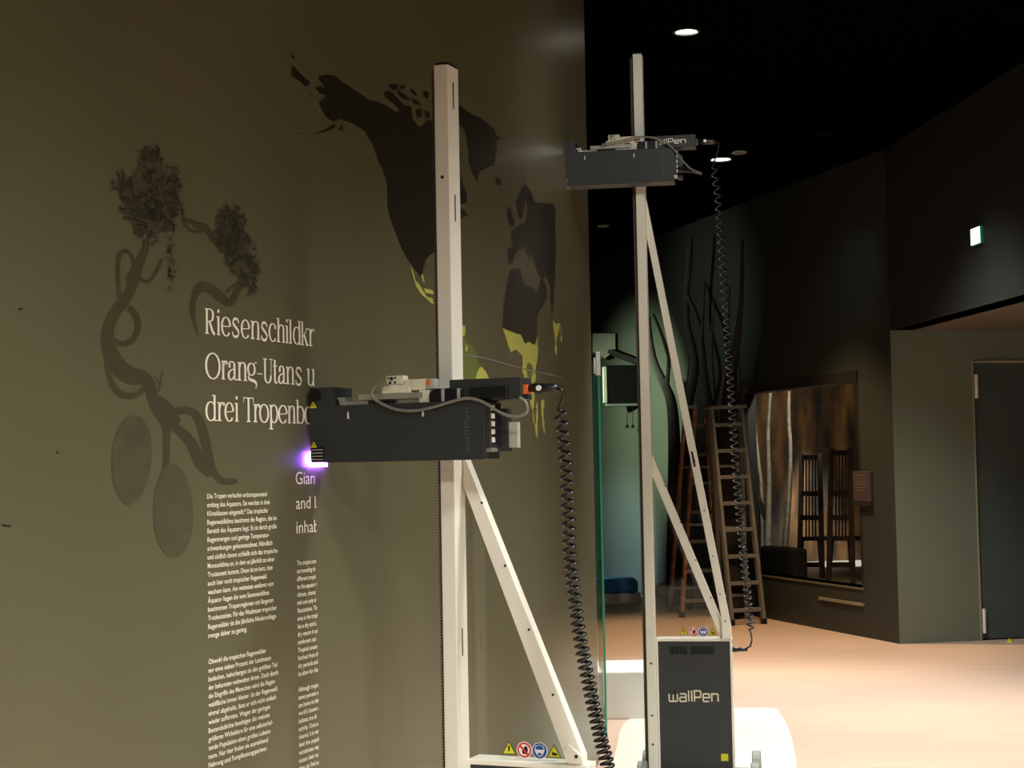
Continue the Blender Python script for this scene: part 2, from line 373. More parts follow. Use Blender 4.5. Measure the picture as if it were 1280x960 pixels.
EUR = [(645, 251), (651, 236), (657, 230), (663, 238), (668, 252), (676, 254), (684, 255), (690, 253), (694, 259), (695, 300), (694, 350), (690, 398), (688, 360), (683, 345), (678, 352), (672, 342), (668, 330), (664, 316), (661, 326), (656, 310), (650, 312), (644, 318), (640, 331), (635, 328), (634, 310), (641, 309), (638, 292), (645, 284), (651, 281), (657, 279), (659, 262), (658, 249), (655, 262), (653, 274), (648, 272), (646, 262)]
AFR = [(628, 410), (629, 385), (632, 365), (636, 345), (638, 338), (650, 335), (653, 348), (657, 357), (665, 358), (670, 366), (676, 350), (682, 355), (684, 372), (678, 384), (672, 392), (671, 420), (668, 431), (661, 427), (656, 430), (650, 418), (640, 415)]
AFY = [(628, 410), (640, 415), (650, 418), (656, 430), (661, 427), (668, 431), (671, 420), (672, 440), (670, 455), (669, 475), (666, 488), (660, 487), (655, 478), (652, 460), (653, 445), (645, 437), (638, 441), (633, 425)]
print_px('printed_continent', [EUR, [(633, 268), (637, 258), (640, 270), (643, 282), (639, 284), (635, 278)]], MT['p_dark'], 1, .9, 4, 'dark printed silhouette of Europe and Asia')
print_px('printed_continent', [AFR], MT['p_dark'], 1, .7, 5, 'dark printed northern Africa')
print_px('printed_tropics', [AFY, [(662, 488), (667, 488), (668, 500), (666, 512), (669, 546), (667, 530), (664, 505)], [(663, 490), (665, 516), (662, 500)], [(676, 500), (680, 499), (679, 520), (681, 547), (677, 528)], [(670, 500), (672, 512), (671, 548), (669, 540)],
    [(691, 400), (694, 405), (700, 404), (698, 415), (695, 425), (696, 448), (693, 440), (693, 420)], [(700, 405), (702, 426), (701, 428)]], MT['p_yel'], 2, .8, 4, 'yellow green printed tropical belt of Africa and Asia')
print_px('printed_tropics', [[(512, 329), (516, 340), (518, 350), (523, 355), (527, 362), (530, 366), (533, 371), (540, 373), (541, 381), (533, 374), (526, 368), (519, 358), (516, 348)], [(526, 343), (528, 343), (530, 354), (527, 350)], [(529, 360), (541, 364), (541, 368), (531, 366)],
    [(566, 404), (575, 405), (581, 408), (580, 420), (566, 422)], [(593, 482), (596, 465), (601, 458), (607, 465), (611, 474), (611, 482)], [(580, 428), (584, 436), (582, 440)]], MT['p_yel'], 3, .8, 4, 'yellow green printed tropical belt of the Americas')
print_px('printed_rainforest', [[(560, 416), (578, 420), (585, 430), (592, 433), (596, 445), (597, 456), (603, 462), (608, 480), (606, 520), (596, 560), (575, 560), (562, 500)]], MT['p_green'], 2, 1, 4, 'green printed South America')
print_px('printed_rainforest', [[(658, 456), (661, 453), (665, 457), (665, 470), (662, 475), (658, 470)]], MT['p_green'], 3, .5, 3)
print_strokes('printed_line', [[(577, 443, 1.2), (610, 449, 1.4), (650, 460, 1.5), (703, 472, 1.4)]], MT['p_line'], 4, 'fine lilac printed line crossing the map')
print_strokes('printed_line', [[(140, 265, .4), (175, 274, .6), (212, 284, .4)]], MT['p_pod2'], 4, 'fine faint printed line crossing the tree crown')
print_px('scuff_mark', [ell0 for ell0 in ([(70, 564), (73, 564), (73, 567), (70, 567)], [(22, 385), (29, 385), (28, 387), (23, 388)], [(165, 332), (168, 333), (167, 335)], [(2, 655), (14, 657), (13, 659), (3, 658)])], MT['p_dark'], 1)
# bonsai-like tree with pods
br = [[(182, 300, 8), (181, 312, 10), (175, 325, 12), (168, 345, 15), (163, 362, 13), (155, 376, 14), (144, 390, 14), (136, 408, 15), (134, 425, 17), (140, 445, 20), (150, 461, 22), (164, 470, 22), (177, 472, 18), (187, 482, 15), (191, 500, 14), (199, 516, 14), (207, 530, 12), (208, 552, 9), (207, 585, 8)],
      [(160, 384, 8), (169, 394, 9), (172, 410, 8), (166, 424, 8), (154, 430, 7), (142, 426, 7)],
      [(149, 372, 6), (147, 350, 6), (147, 330, 6), (150, 317, 6), (158, 314, 5), (165, 322, 5), (166, 335, 5), (158, 350, 5)],
      [(132, 440, 7), (136, 470, 7), (146, 489, 8), (160, 495, 8), (174, 491, 7), (184, 480, 6)],
      [(205, 520, 8), (220, 514, 9), (238, 514, 10), (249, 526, 11), (256, 550, 13), (261, 575, 12), (268, 592, 9), (280, 602, 8), (296, 601, 5)],
      [(212, 530, 9), (226, 540, 12), (240, 556, 14), (250, 580, 13), (262, 594, 8)],
      [(195, 498, 12), (205, 508, 16), (215, 518, 14), (222, 530, 9)], [(198, 490, 2), (202, 470, 2), (203, 462, 1)], [(192, 470, 2), (199, 480, 2)],
      [(226, 274, 7), (238, 277, 6), (248, 282, 9), (258, 286, 9), (263, 296, 7), (274, 308, 7)], [(229, 278, 5), (236, 287, 4), (246, 290, 4), (254, 288, 5)],
      [(305, 340, 8), (297, 362, 9), (288, 378, 10), (276, 372, 12), (262, 361, 13), (250, 359, 12), (243, 370, 9), (240, 388, 7), (244, 408, 4), (247, 419, 2)], [(299, 352, 4), (290, 358, 4), (282, 366, 4)],
      [(172, 346, 5), (184, 352, 5), (194, 341, 5), (202, 324, 4)]]
print_strokes('printed_branches', br, MT['p_branch'], 1, 'faint dark printed tree branches and roots')
def ell(cx, cy, rx, ry, rot=0, n=28, egg=0):
    out = []
    for i in range(n):
        a = 2 * math.pi * i / n; x_, y_ = rx * math.cos(a) * (1 + egg * math.sin(a)), ry * math.sin(a)
        out.append((cx + x_ * math.cos(rot) - y_ * math.sin(rot), cy + x_ * math.sin(rot) + y_ * math.cos(rot)))
    return out
print_px('printed_pod', [ell(164, 575, 25, 56, .07, 32, -.06)], MT['p_pod'], 2, label='large printed fruit pod on the left')
print_px('printed_pod', [ell(216, 638, 25, 59, -.02, 32, .06)], MT['p_pod'], 2, label='large printed fruit pod on the right')
def leaves(name, blobs, n, m, layer, seed):
    rnd = random.Random(seed); V = []; F = []
    for _ in range(n):
        cx, cy, rx, ry = rnd.choices(blobs, [b[2] * b[3] for b in blobs])[0]
        a = rnd.uniform(0, 6.28); r = math.sqrt(rnd.random()); x_, y_ = cx + rx * r * math.cos(a), cy + ry * r * math.sin(a)
        for q in range(4):
            an = rnd.uniform(0, 6.28); L = rnd.uniform(3, 6.5); w = rnd.uniform(.5, .95)
            dx, dy = math.cos(an), math.sin(an); k = len(V)
            V += [(x_ - dy * w, y_ + dx * w), (x_ + dy * w, y_ - dx * w), (x_ + dx * L + dy * w * .3, y_ + dy * L - dx * w * .3), (x_ + dx * L - dy * w * .3, y_ + dy * L + dx * w * .3)]
            F.append((k, k + 1, k + 2, k + 3))
    V = [px2wall(*p) for p in V]; bm = bmesh.new(); vv = [bm.verts.new(wall_pt(p[0], p[1], .0007 * layer)) for p in V]
    for f in F: bm.faces.new([vv[i] for i in f])
    o = finish_print(name, bm, m); o['kind'] = 'stuff'; return o
C1 = [(190, 205, 17, 24), (186, 240, 38, 30), (150, 228, 10, 13), (192, 278, 28, 28), (205, 262, 24, 24), (175, 262, 24, 22), (213, 330, 4, 32), (212, 228, 14, 20)]
C2 = [(287, 280, 18, 26), (298, 315, 19, 28), (312, 345, 13, 24), (285, 300, 14, 20), (272, 296, 8, 8)]
print_px('printed_foliage_tone', [ell(188, 250, 34, 44), ell(190, 205, 13, 20)], MT['p_leaf2'], 1, 3, 5); print_px('printed_foliage_tone', [ell(289, 288, 16, 28, -.2), ell(305, 330, 14, 30, -.3)], MT['p_leaf2'], 1, 3, 5)
leaves('printed_foliage', C1, 330, MT['p_leaf2'], 2, 1); leaves('printed_foliage', C1, 230, MT['p_leaf'], 3, 2)
leaves('printed_foliage', C2, 150, MT['p_leaf2'], 2, 3); leaves('printed_foliage', C2, 150, MT['p_leaf'], 3, 4)

# ---- heading in a condensed, high-contrast serif
TK, TN = .14, .045
def arc(cx, cy, rx, ry, a0, a1, n=16):
    return [(cx + rx * math.cos(R_(a0 + (a1 - a0) * i / n)), cy + ry * math.sin(R_(a0 + (a1 - a0) * i / n))) for i in range(n + 1)]
def sm(pts): return [(p.x, p.y) for p in smooth_path([(a, b, 0) for a, b in pts], 6)]
XH = .75
def ser(xc, y_, w=.36): return ('h', [(xc - w, y_), (xc + w, y_)])
GL = {
 'i': [('v', [(.5, 0), (.5, XH)]), ser(.5, .015), ('h', [(.05, XH - .02), (.5, XH - .02)]), ('dot', (.5, .96))],
 'l': [('v', [(.5, 0), (.5, 1.03)]), ser(.5, .015), ('h', [(.05, 1.01), (.5, 1.01)])],
 'e': [('p', arc(.5, XH / 2, .42, XH / 2, 5, 322, 30)), ('h', [(.1, .37), (.9, .40)])],
 'c': [('p', arc(.52, XH / 2, .44, XH / 2, 40, 318, 26)), ('dot', (.82, .60))],
 'o': [('p', arc(.5, XH / 2, .43, XH / 2, 0, 360, 32))],
 'O': [('p', arc(.5, .5, .44, .51, 0, 360, 40))],
 's': [('s', sm([(.86, .58), (.74, .71), (.5, .745), (.25, .69), (.2, .56), (.4, .44), (.66, .33), (.84, .2), (.76, .06), (.5, .005), (.22, .05), (.12, .2)]))],
 'n': [('v', [(.2, 0), (.2, XH)]), ('p', sm([(.2, .50), (.34, .68), (.55, .745), (.74, .69), (.8, .52), (.8, .3), (.8, 0)])), ser(.2, .015, .2), ser(.8, .015, .2), ('h', [(.0, XH - .02), (.2, XH - .02)])],
 'h': [('v', [(.2, 0), (.2, 1.03)]), ('p', sm([(.2, .50), (.34, .68), (.55, .745), (.74, .69), (.8, .52), (.8, .3), (.8, 0)])), ser(.2, .015, .2), ser(.8, .015, .2), ('h', [(.0, 1.01), (.2, 1.01)])],
 'u': [('v', [(.22, XH), (.22, .2)]), ('p', sm([(.22, .3), (.24, .1), (.42, .01), (.62, .06), (.8, .26)])), ('v', [(.8, 0), (.8, XH)]), ('h', [(0, XH - .02), (.22, XH - .02)]), ('h', [(.6, XH - .02), (.8, XH - .02)]), ('h', [(.8, .015), (1, .015)])],
 'd': [('v', [(.8, 0), (.8, 1.03)]), ('p', arc(.48, XH / 2, .38, XH / 2, 50, 310, 24)), ('h', [(.58, 1.01), (.8, 1.01)]), ('h', [(.8, .015), (1, .015)])],
 'b': [('v', [(.2, 0), (.2, 1.03)]), ('p', arc(.52, XH / 2, .38, XH / 2, -130, 130, 24)), ('h', [(0, 1.01), (.2, 1.01)])],
 'p': [('v', [(.2, -.28), (.2, XH)]), ('p', arc(.52, XH / 2, .38, XH / 2, -130, 130, 24)), ser(.2, -.27, .22), ('h', [(0, XH - .02), (.2, XH - .02)])],
 'k': [('v', [(.2, 0), (.2, 1.03)]), ('h2', [(.2, .3), (.8, .73)]), ('v', [(.42, .46), (.82, 0)]), ser(.2, .015, .2), ser(.82, .015, .18), ser(.78, XH - .02, .16), ('h', [(0, 1.01), (.2, 1.01)])],
 'r': [('v', [(.3, 0), (.3, XH)]), ('p', sm([(.3, .46), (.45, .66), (.68, .74), (.9, .72)])), ('dot', (.88, .68)), ser(.3, .015, .28), ('h', [(0, XH - .02), (.3, XH - .02)])],
 'R': [('v', [(.2, 0), (.2, 1)]), ('p', sm([(.2, .985), (.55, .985), (.78, .9), (.82, .75), (.74, .58), (.5, .51), (.2, .5)])), ('v', [(.45, .52), (.78, .1), (1.0, .0)]), ser(.2, .015, .2), ('h', [(0, .985), (.2, .985)])],
 'a': [('dot', (.24, .56)), ('p', sm([(.2, .58), (.3, .71), (.5, .745), (.68, .67), (.72, .52), (.72, .3), (.72, .1), (.82, .02), (1, .04)])), ('p', sm([(.72, .45), (.45, .41), (.2, .3), (.14, .15), (.26, .02), (.46, .02), (.72, .17)]))],
 'g': [('p', arc(.42, .5, .34, .25, 0, 360, 28)), ('h', [(.62, .69), (.85, .80), (1.0, .78)]), ('s', sm([(.24, .3), (.12, .18), (.26, .07), (.6, .03), (.86, -.04), (.92, -.16), (.84, -.27)]))],
 't': [('v', [(.42, .98), (.42, .18)]), ('p', sm([(.42, .2), (.48, .05), (.7, .01), (.95, .06)])), ('h', [(.05, XH - .02), (.9, XH - .02)])],
 'T': [('v', [(.5, 0), (.5, 1)]), ('h', [(0, .985), (1, .985)]), ('h2', [(.02, .99), (.0, .8)]), ('h2', [(.98, .99), (1., .8)]), ser(.5, .015, .22)],
 'U': [('v', [(.2, 1), (.2, .28)]), ('p', sm([(.2, .34), (.24, .1), (.46, -.01), (.68, .06), (.8, .3)])), ('h2', [(.8, .28), (.82, 1)]), ser(.2, .985, .2), ser(.82, .985, .16)],
 '-': [('h', [(.05, .34), (.95, .34)])],
}
def pen(path, mode, sx, sy, ox, oz):
    """polyline in glyph units -> strip of quads in (s,z); thick on upright strokes, hairline on level ones"""
    P = [(ox + p[0] * sx, oz + p[1] * sy) for p in path]; V = []; n = len(P)
    closed = math.hypot(P[0][0] - P[-1][0], P[0][1] - P[-1][1]) < 1e-6
    for i in range(n):
        a = P[i - 1] if i else (P[-2] if closed else P[0]); b = P[i + 1] if i < n - 1 else (P[1] if closed else P[-1])
        dx, dy = b[0] - a[0], b[1] - a[1]; L = math.hypot(dx, dy) or 1
        c = abs(dy) / L
        if mode == 'v': w = TK
        elif mode in ('h', 'h2'): w = TN
        elif mode == 's': w = TN + (TK - TN) * (.9 if -dx * dy > 0 or c < .6 else .35) * (.4 + .6 * math.sin(math.pi * i / (n - 1)))
        else: w = TN + (TK - TN) * c ** 1.6
        w *= sy / 2; V.append((P[i][0] - dy / L * w, P[i][1] + dx / L * w)); V.append((P[i][0] + dy / L * w, P[i][1] - dx / L * w))
    return V, [(2 * i, 2 * i + 1, 2 * i + 3, 2 * i + 2) for i in range(n - 1)]
def heading(lines, cap_px):
    V = []; F = []
    for (base, letters) in lines:
        s0, zb = px2wall(*base); sy = zb - px2wall(base[0], base[1] - 1)[1]; sy = -sy * cap_px
        for ch, x0, x1 in letters:
            a, b = px2wall(x0, base[1])[0], px2wall(x1, base[1])[0]
            for g in GL[ch]:
                if g[0] == 'dot':
                    r = TK * .56 * sy; cx, cz = a + g[1][0] * (b - a), zb + g[1][1] * sy; k = len(V)
                    V += [(cx + r * math.cos(t * .5236), cz + r * math.sin(t * .5236)) for t in range(12)]; F.append(tuple(range(k, k + 12))); continue
                v, f = pen(g[1], g[0], b - a, sy, a, zb); k = len(V); V += v; F += [tuple(k + i for i in q) for q in f]
    # the print is cut off where the head has got to
    return V, F
def cr(seq):      # crop coordinates -> photo pixels
    return [(c, 245 + a / 5.82, 245 + b / 5.82) for c, a, b in seq]
H1 = cr([('R', 60, 132), ('i', 142, 176), ('e', 178, 250), ('s', 253, 315), ('e', 322, 388), ('n', 392, 462), ('s', 464, 520), ('c', 524, 582), ('h', 582, 644), ('i', 643, 672), ('l', 668, 697), ('d', 699, 760), ('k', 757, 814), ('r', 812, 862)])
H2 = cr([('O', 62, 174), ('r', 180, 224), ('a', 222, 296), ('n', 296, 368), ('g', 368, 440), ('-', 437, 482), ('U', 483, 556), ('t', 554, 590), ('a', 590, 650), ('n', 650, 712), ('s', 714, 770), ('u', 800, 862)])
H3 = cr([('d', 62, 148), ('r', 148, 206), ('e', 204, 272), ('i', 274, 310), ('T', 342, 414), ('r', 412, 462), ('o', 456, 526), ('p', 528, 594), ('e', 594, 662), ('n', 662, 722), ('b', 722, 786), ('o', 786, 842)])
V, F = heading([((255, 416.8), H1), ((256, 472.5), H2), ((257, 525.6), H3)], 31.5)
finish_print('printed_heading', bisect_map(V, F, 3, px2wall(392.6, 480)[0]), MT['p_white'], 'large cream serif heading in three lines')

# ---- body text, line by line
S_CUT = px2wall(395.2, 700)[0]
def text_line(body, x0, y0, x1=None, cap=5.6, scale=None, cut=False):
    v, f = text2d(body, .014 if cap < 10 else 0); w = max(p[0] for p in v)
    s0, z0 = px2wall(x0, y0); sy = (px2wall(x0, y0 - 1)[1] - z0) * cap / .70
    sx = (px2wall(x1, y0)[0] - s0) / w if x1 else scale
    return [(s0 + p[0] * sx, z0 + p[1] * sy) for p in v], f, sx
def text_block(name, lines, label, cut=None):
    V = []; F = []
    for L in lines:
        v, f, _ = text_line(*L[:5], *(L[5:])); k = len(V); V += v; F += [tuple(k + i for i in q) for q in f]
    bm = bmesh.new(); vv = [bm.verts.new((p[0], p[1], 0)) for p in V]
    for f in F:
        try: bm.faces.new([vv[i] for i in f])
        except ValueError: pass
    if cut: bmesh.ops.bisect_plane(bm, geom=bm.verts[:] + bm.edges[:] + bm.faces[:], plane_co=(cut, 0, 0), plane_no=(1, 0, 0), clear_outer=True)
    for v in bm.verts: v.co = wall_pt(v.co.x, v.co.y, .0021)
    finish_print(name, bm, MT['p_white'], label)
P1 = [('Die Tropen verlaufen erdumspannend', 722), ('entlang des Äquators. Sie werden in drei', 752), ('Klimaklassen eingeteilt.* Das tropische', 730), ('Regenwaldklima bestimmt die Region, die im', 828), ('Bereich des Äquators liegt. Es ist durch große', 828), ('Regenmengen und geringe Temperatur-', 752), ('schwankungen gekennzeichnet. Nördlich', 782), ('und südlich davon schließt sich das tropische', 838), ('Monsunklima an, in dem es jährlich zu einer', 808), ('Trockenzeit kommt. Diese ist so kurz, dass', 784), ('auch hier noch tropischer Regenwald', 720), ('wachsen kann. Am weitesten entfernt vom', 795), ('Äquator liegen die vom Savannenklima', 747), ('bestimmten Tropenregionen mit längeren', 792), ('Trockenzeiten. Für das Wachstum tropischer', 830), ('Regenwälder ist die jährliche Niederschlags-', 830), ('menge daher zu gering.', 505)]
P2 = [('Obwohl die tropischen Regenwälder', 525), ('nur etwa sieben Prozent der Landmasse', 563), ('bedecken, beherbergen sie den größten Teil', 613), ('der bekannten weltweiten Arten. Doch durch', 620), ('die Eingriffe des Menschen wird die Regen-', 600), ('waldfläche immer kleiner. Ist der Regenwald', 613), ('einmal abgeholzt, lässt er sich nicht einfach', 605), ('wieder aufforsten. Wegen der geringen', 558), ('Bestandsdichte benötigen die meisten', 553), ('größeren Wirbeltiere für eine selbsterhal-', 577), ('tende Population einen großen Lebens-', 563), ('raum. Nur hier finden sie ausreichend', 540), ('Nahrung und Fortpflanzungspartner.', 535)]
text_block('printed_text', [(t, 258.0 + i * .085, 623.3 + 10.89 * i, 250 + r / 8.727, 6.2) for i, (t, r) in enumerate(P1)], 'small cream German text, first paragraph')
text_block('printed_text', [(t, 259.8, 830.3 + 10.78 * i, 250 + r / 6.4, 6.2) for i, (t, r) in enumerate(P2)], 'small cream German text, second paragraph')
Q1 = ['The tropics are', 'surrounding th', 'different tropic', 'to the equator i', 'climate, charac', 'rain and only sl', 'fluctuations. To', 'area is the tropi', 'has a dry and a', 'dry season is so', 'rainforests can', 'Tropical savann', 'furthest from th', 'dry periods and', 'to allow for the']
Q2 = ['Although tropic', 'seven percent o', 'are home to the', "world's known s", 'habitats are sh', 'activity. Once a', 'cleared, it is ver', 'their low popula', 'vertebrates req', 'sustain their nu', 'they can find su']
sc1 = text_line('The tropics are', 370.3, 706.7, 394.4)[2]
text_block('printed_text', [(t, 370.3 + i * .13, 706.7 + 9.9 * i, None, 5.8, sc1) for i, t in enumerate(Q1)], 'small cream English text, first paragraph, half printed', S_CUT)
text_block('printed_text', [(t, 372.2 + i * .1, 865 + 9.85 * i, None, 5.8, sc1) for i, t in enumerate(Q2)], 'small cream English text, second paragraph, half printed', S_CUT)
sc2 = text_line('Giant', 368.8, 606, 398)[2]
text_block('printed_subheading', [('Giant', 368.8, 605.5, None, 16, sc2), ('and b', 369.2, 636.5, None, 16, sc2), ('inhab', 369.8, 667, None, 16, sc2)], 'cream sans serif subheading, half printed', S_CUT)

# ================================================================== the two wall printers
# local frame: x away from the wall, y along the wall away from the camera, z up; origin at the foot of the mast
def tri_pts(cx, cz, r): return [(cx - r * .95, cz - r * .62), (cx + r * .95, cz - r * .62), (cx, cz + r)]
def circ(cx, cz, r, n=24): return [(cx + r * math.cos(2 * math.pi * i / n), cz + r * math.sin(2 * math.pi * i / n)) for i in range(n)]
def screw(parent, x, z, y, r=.0035): return MB().tube([(x, y, z), (x, y - .002, z)], r, 8).build('screw', MT['black'], parent)
LOGO = {'w': (1.25, [[(0, 1), (0, .12), (.12, 0), (1.13, 0), (1.25, .12), (1.25, 1)], [(.62, .9), (.62, 0)]]), 'a': (.95, [[(.05, 1), (.8, 1), (.95, .88), (.95, 0), (.12, 0), (0, .12), (0, .42), (.12, .54), (.95, .54)]]),
        'l': (.1, [[(.05, 1.45), (.05, 0)]]), 'P': (.95, [[(0, 0), (0, 1.4), (.83, 1.4), (.95, 1.28), (.95, .66), (.83, .54), (0, .54)]]),
        'e': (.95, [[(.9, 0), (.12, 0), (0, .12), (0, .88), (.12, 1), (.83, 1), (.95, .88), (.95, .5), (0, .5)]]), 'n': (.95, [[(0, 0), (0, 1), (.83, 1), (.95, .88), (.95, 0)]])}
def logo(name, x0, x1, zb, xh, y, m, parent, w=.2):
    """squared sans lettering reading wallPen, drawn as constant-width strokes"""
    pos = 0; V = []; F = []; strokes = []
    for ch in 'wallPen':
        wd, paths = LOGO[ch]; strokes += [[(pos + px_, pz) for px_, pz in p] for p in paths]; pos += wd + .36
    tot = pos - .36; mb_ = MB()
    for p in strokes:
        n = len(p); L = []; Rr = []
        for i in range(n):
            d0 = Vector(p[i]) - Vector(p[i - 1]) if i else Vector(p[1]) - Vector(p[0]); d1 = Vector(p[i + 1]) - Vector(p[i]) if i < n - 1 else d0
            d0.normalize(); d1.normalize(); nn = Vector((-(d0 + d1).y, (d0 + d1).x)).normalized(); k = w / 2 / max(.5, nn.dot(Vector((-d0.y, d0.x))))
            L.append((p[i][0] + nn.x * k, p[i][1] + nn.y * k)); Rr.append((p[i][0] - nn.x * k, p[i][1] - nn.y * k))
        k0 = len(mb_.v)
        mb_.v += [(x0 + q[0] / tot * (x1 - x0), y, zb + (q[1]) * xh) for pr in zip(L, Rr) for q in pr]
        mb_.f += [(k0 + 2 * i, k0 + 2 * i + 1, k0 + 2 * i + 3, k0 + 2 * i + 2) for i in range(n - 1)]
    return mb_.build(name, m, parent)
def make_printer(name, O, th, ztop, zarm, far):
    root = empty(name, (O[0], O[1], 0), -th)
    # mast
    mast = MB().box(0, .042, 0, .073, .05, ztop).build('mast', MT['white'], root, .0025)
    slots = [ztop - .045, ztop - .36, 1.065 if not far else 1.9]
    for zt_ in slots: MB().box(.0415, .0428, .033, .039, zt_ - .075, zt_).build('slot', MT['black'], mast)
    for zh in ((ztop - .315,) if not far else (.60, .365, .235)): MB().tube([(.021, .001, zh), (.021, -.0008, zh)], .005, 10).build('bolt_hole', MT['black'], mast)
    MB().box(.003, .039, .004, .069, ztop, ztop + .006).build('mast_cap', MT['black'], root)
    # toothed rack on the wall side
    rk = MB().box(-.012, 0, .018, .056, .06, ztop - .01); z = .06
    while z < ztop - .02: rk.box(-.016, -.012, .018, .056, z, z + .004); z += .008
    rk.build('toothed_rack', MT['belt'], root)
    # braces
    bs = MB().prism([(.042, 1.55), (.042, 1.455), (.335, .7075), (.378, .7075), (.378, .735)] if not far else [(.042, 1.55), (.042, 1.45), (.335, .7075), (.375, .7075)], .056 + (.012 if far else 0), .092)
    b1 = bs.build('brace', MT['white'], root, .002)
    yb = .056 + (.012 if far else 0)
    for t in (.12, .34, .56, .78): screw(b1, .055 + .30 * t + .008, 1.50 - .78 * t, yb)
    if far:
        b2 = MB().prism([(.042, 2.75), (.042, 2.56), (.343, .80), (.343, .7075), (.386, .7075), (.386, .76)], .044, .068).build('brace', MT['white'], root, .002)
        for t in (.58, .70, .81, .90, .965): screw(b2, .06 + .31 * t, 2.62 - 1.9 * t, .044)
        MB().prism([(.222, 1.56), (.232, 1.56), (.244, 1.49), (.234, 1.49)], .043, .045).build('slot', MT['black'], b2)
    else:
        pl = [(.335, .712), (.322, .745), (.338, .765), (.376, .735), (.38, .722), (.372, .712)]
        fp = MB().prism(pl, .05, .056).build('brace_foot', MT['white'], root, .002); screw(fp, .362, .732, .05, .005)
    # cabinet
    cab = MB().box(.042, .05, .055, .135, .1, .7075).box(.377, .387, .055, .135, .1, .7075).box(.05, .377, .055, .135, .694, .7075).box(.05, .377, .055, .135, .1, .112).box(.05, .377, .128, .135, .112, .694)
    cab = cab.build('cabinet_frame', MT['white'], root, .0015)
    MB().tube([(.387, .095, .69), (.3885, .095, .69)], .006, 10).build('bolt_hole', MT['black'], cab)
    pan = MB().box(.0505, .3765, .056, .064, .1125, .6935).build('cabinet_panel', MT['dark'], root, .001)
    vg = MB()
    for i in range(9): vg.box(.105 + i * .009, .109 + i * .009, .0552, .058, .635, .672)
    for i in range(12): vg.box(.2 + i * .009, .204 + i * .009, .0552, .058, .635, .672)
    vg.build('vent_slots', mat('vent_shadow_black', (2, 2, 2), .9, spec=0), pan)
    for x_, z_ in ((.056, .684), (.37, .684), (.21, .687), (.37, .51), (.37, .33), (.056, .122), (.37, .122), (.21, .33), (.21, .122)): screw(pan, x_, z_, .056, .0025)
    logo('lettering', .096, .318, .422, .034, .0553, MT['milky'], pan)
    MB().tube([(.122, .056, .463), (.122, .05, .463)], .007, 12).build('lock', MT['black'], pan)
    MB().box(.325, .357, .0552, .0562, .155, .187).build('sticker', MT['yellow'], pan)
    # drive unit and wheels
    MB().box(.0, .42, .04, .15, .035, .1).build('drive_unit', MT['black'], root, .004)
    for x_ in (-.045, .46):
        for y_ in (-.05, .24):
            w = MB().tube([(x_, y_, .085), (x_ + .04, y_, .085)], .085, 24).build('wheel', MT['wheel'], root, .006)
            MB().tube([(x_ - .004, y_, .085), (x_ + .044, y_, .085)], .03, 12).build('hub', MT['grey'], w)
    MB().box(-.03, .49, -.055, -.035, .07, .09).box(-.03, .49, .23, .25, .07, .09).box(.05, .09, -.04, .24, .065, .085).box(.34, .38, -.04, .24, .065, .085).build('axle_frame', MT['black'], root)
    # clear guard with four signs
    if far: poly = [(.0425, .708), (.335, .708), (.335, .80), (.22, 1.44), (.0425, 1.44)]
    else: poly = [(.0425, .708), (.325, .708), (.075, 1.44), (.0425, 1.44)]
    gy = .098 if not far else .102
    gd = MB().prism(poly, gy, gy + .004).build('clear_guard', MT['acryl'], root)
    xs_ = [x_ + (.006 if far else -.011) for x_ in (.16, .205, .25, .292)]; zc = .733; y0 = gy - .0012
    def film(nm, pts, lay, m, par): return MB().prism(pts, y0 - .0003 * lay, y0 + .0004 - .0003 * lay).build(nm, MT[m], par)
    s = film('warning_sign', tri_pts(xs_[0], zc, .022), 0, 'black', gd); film('sign_field', tri_pts(xs_[0], zc - .0005, .0185), 1, 'yellow', s); film('sign_mark', [(xs_[0] - .002, zc - .006), (xs_[0] + .002, zc - .006), (xs_[0] + .003, zc + .007), (xs_[0], zc + .011), (xs_[0] - .003, zc + .007)], 2, 'black', s)
    s = film('prohibition_sign', circ(xs_[1], zc, .0225), 0, 'signwhite', gd); film('sign_ring', circ(xs_[1], zc, .0205), 1, 'red', s); film('sign_field', circ(xs_[1], zc, .0155), 2, 'signwhite', s)
    hx = xs_[1] + .003
    film('sign_mark', [(hx - .007, zc - .011), (hx + .005, zc - .011), (hx + .008, zc - .001), (hx + .006, zc + .009), (hx + .002, zc + .011), (hx - .003, zc + .009), (hx - .005, zc + .001), (hx - .010, zc - .002)], 3, 'black', s)
    film('sign_bar', [(xs_[1] - .0155, zc + .0105), (xs_[1] - .0115, zc + .0145), (xs_[1] + .0135, zc - .0105), (xs_[1] + .0095, zc - .0145)], 4, 'red', s)
    s = film('mandatory_sign', circ(xs_[2], zc, .0225), 0, 'signwhite', gd); film('sign_field', circ(xs_[2], zc, .0205), 1, 'blue', s)
    cx = xs_[2]; film('sign_mark', [(cx - .0145, zc + .002), (cx - .012, zc + .0125), (cx, zc + .0165), (cx + .012, zc + .0125), (cx + .0145, zc + .002), (cx + .010, zc - .009), (cx, zc - .0165), (cx - .010, zc - .009)], 2, 'signwhite', s)
    film('sign_mark', [(cx - .0125, zc + .003), (cx - .010, zc + .0115), (cx, zc + .0150), (cx + .010, zc + .0115), (cx + .0125, zc + .003)], 3, 'blue', s); film('sign_mark', [(cx - .008, zc - .0075), (cx, zc - .005), (cx + .008, zc - .0075), (cx, zc - .0145)], 3, 'blue', s)
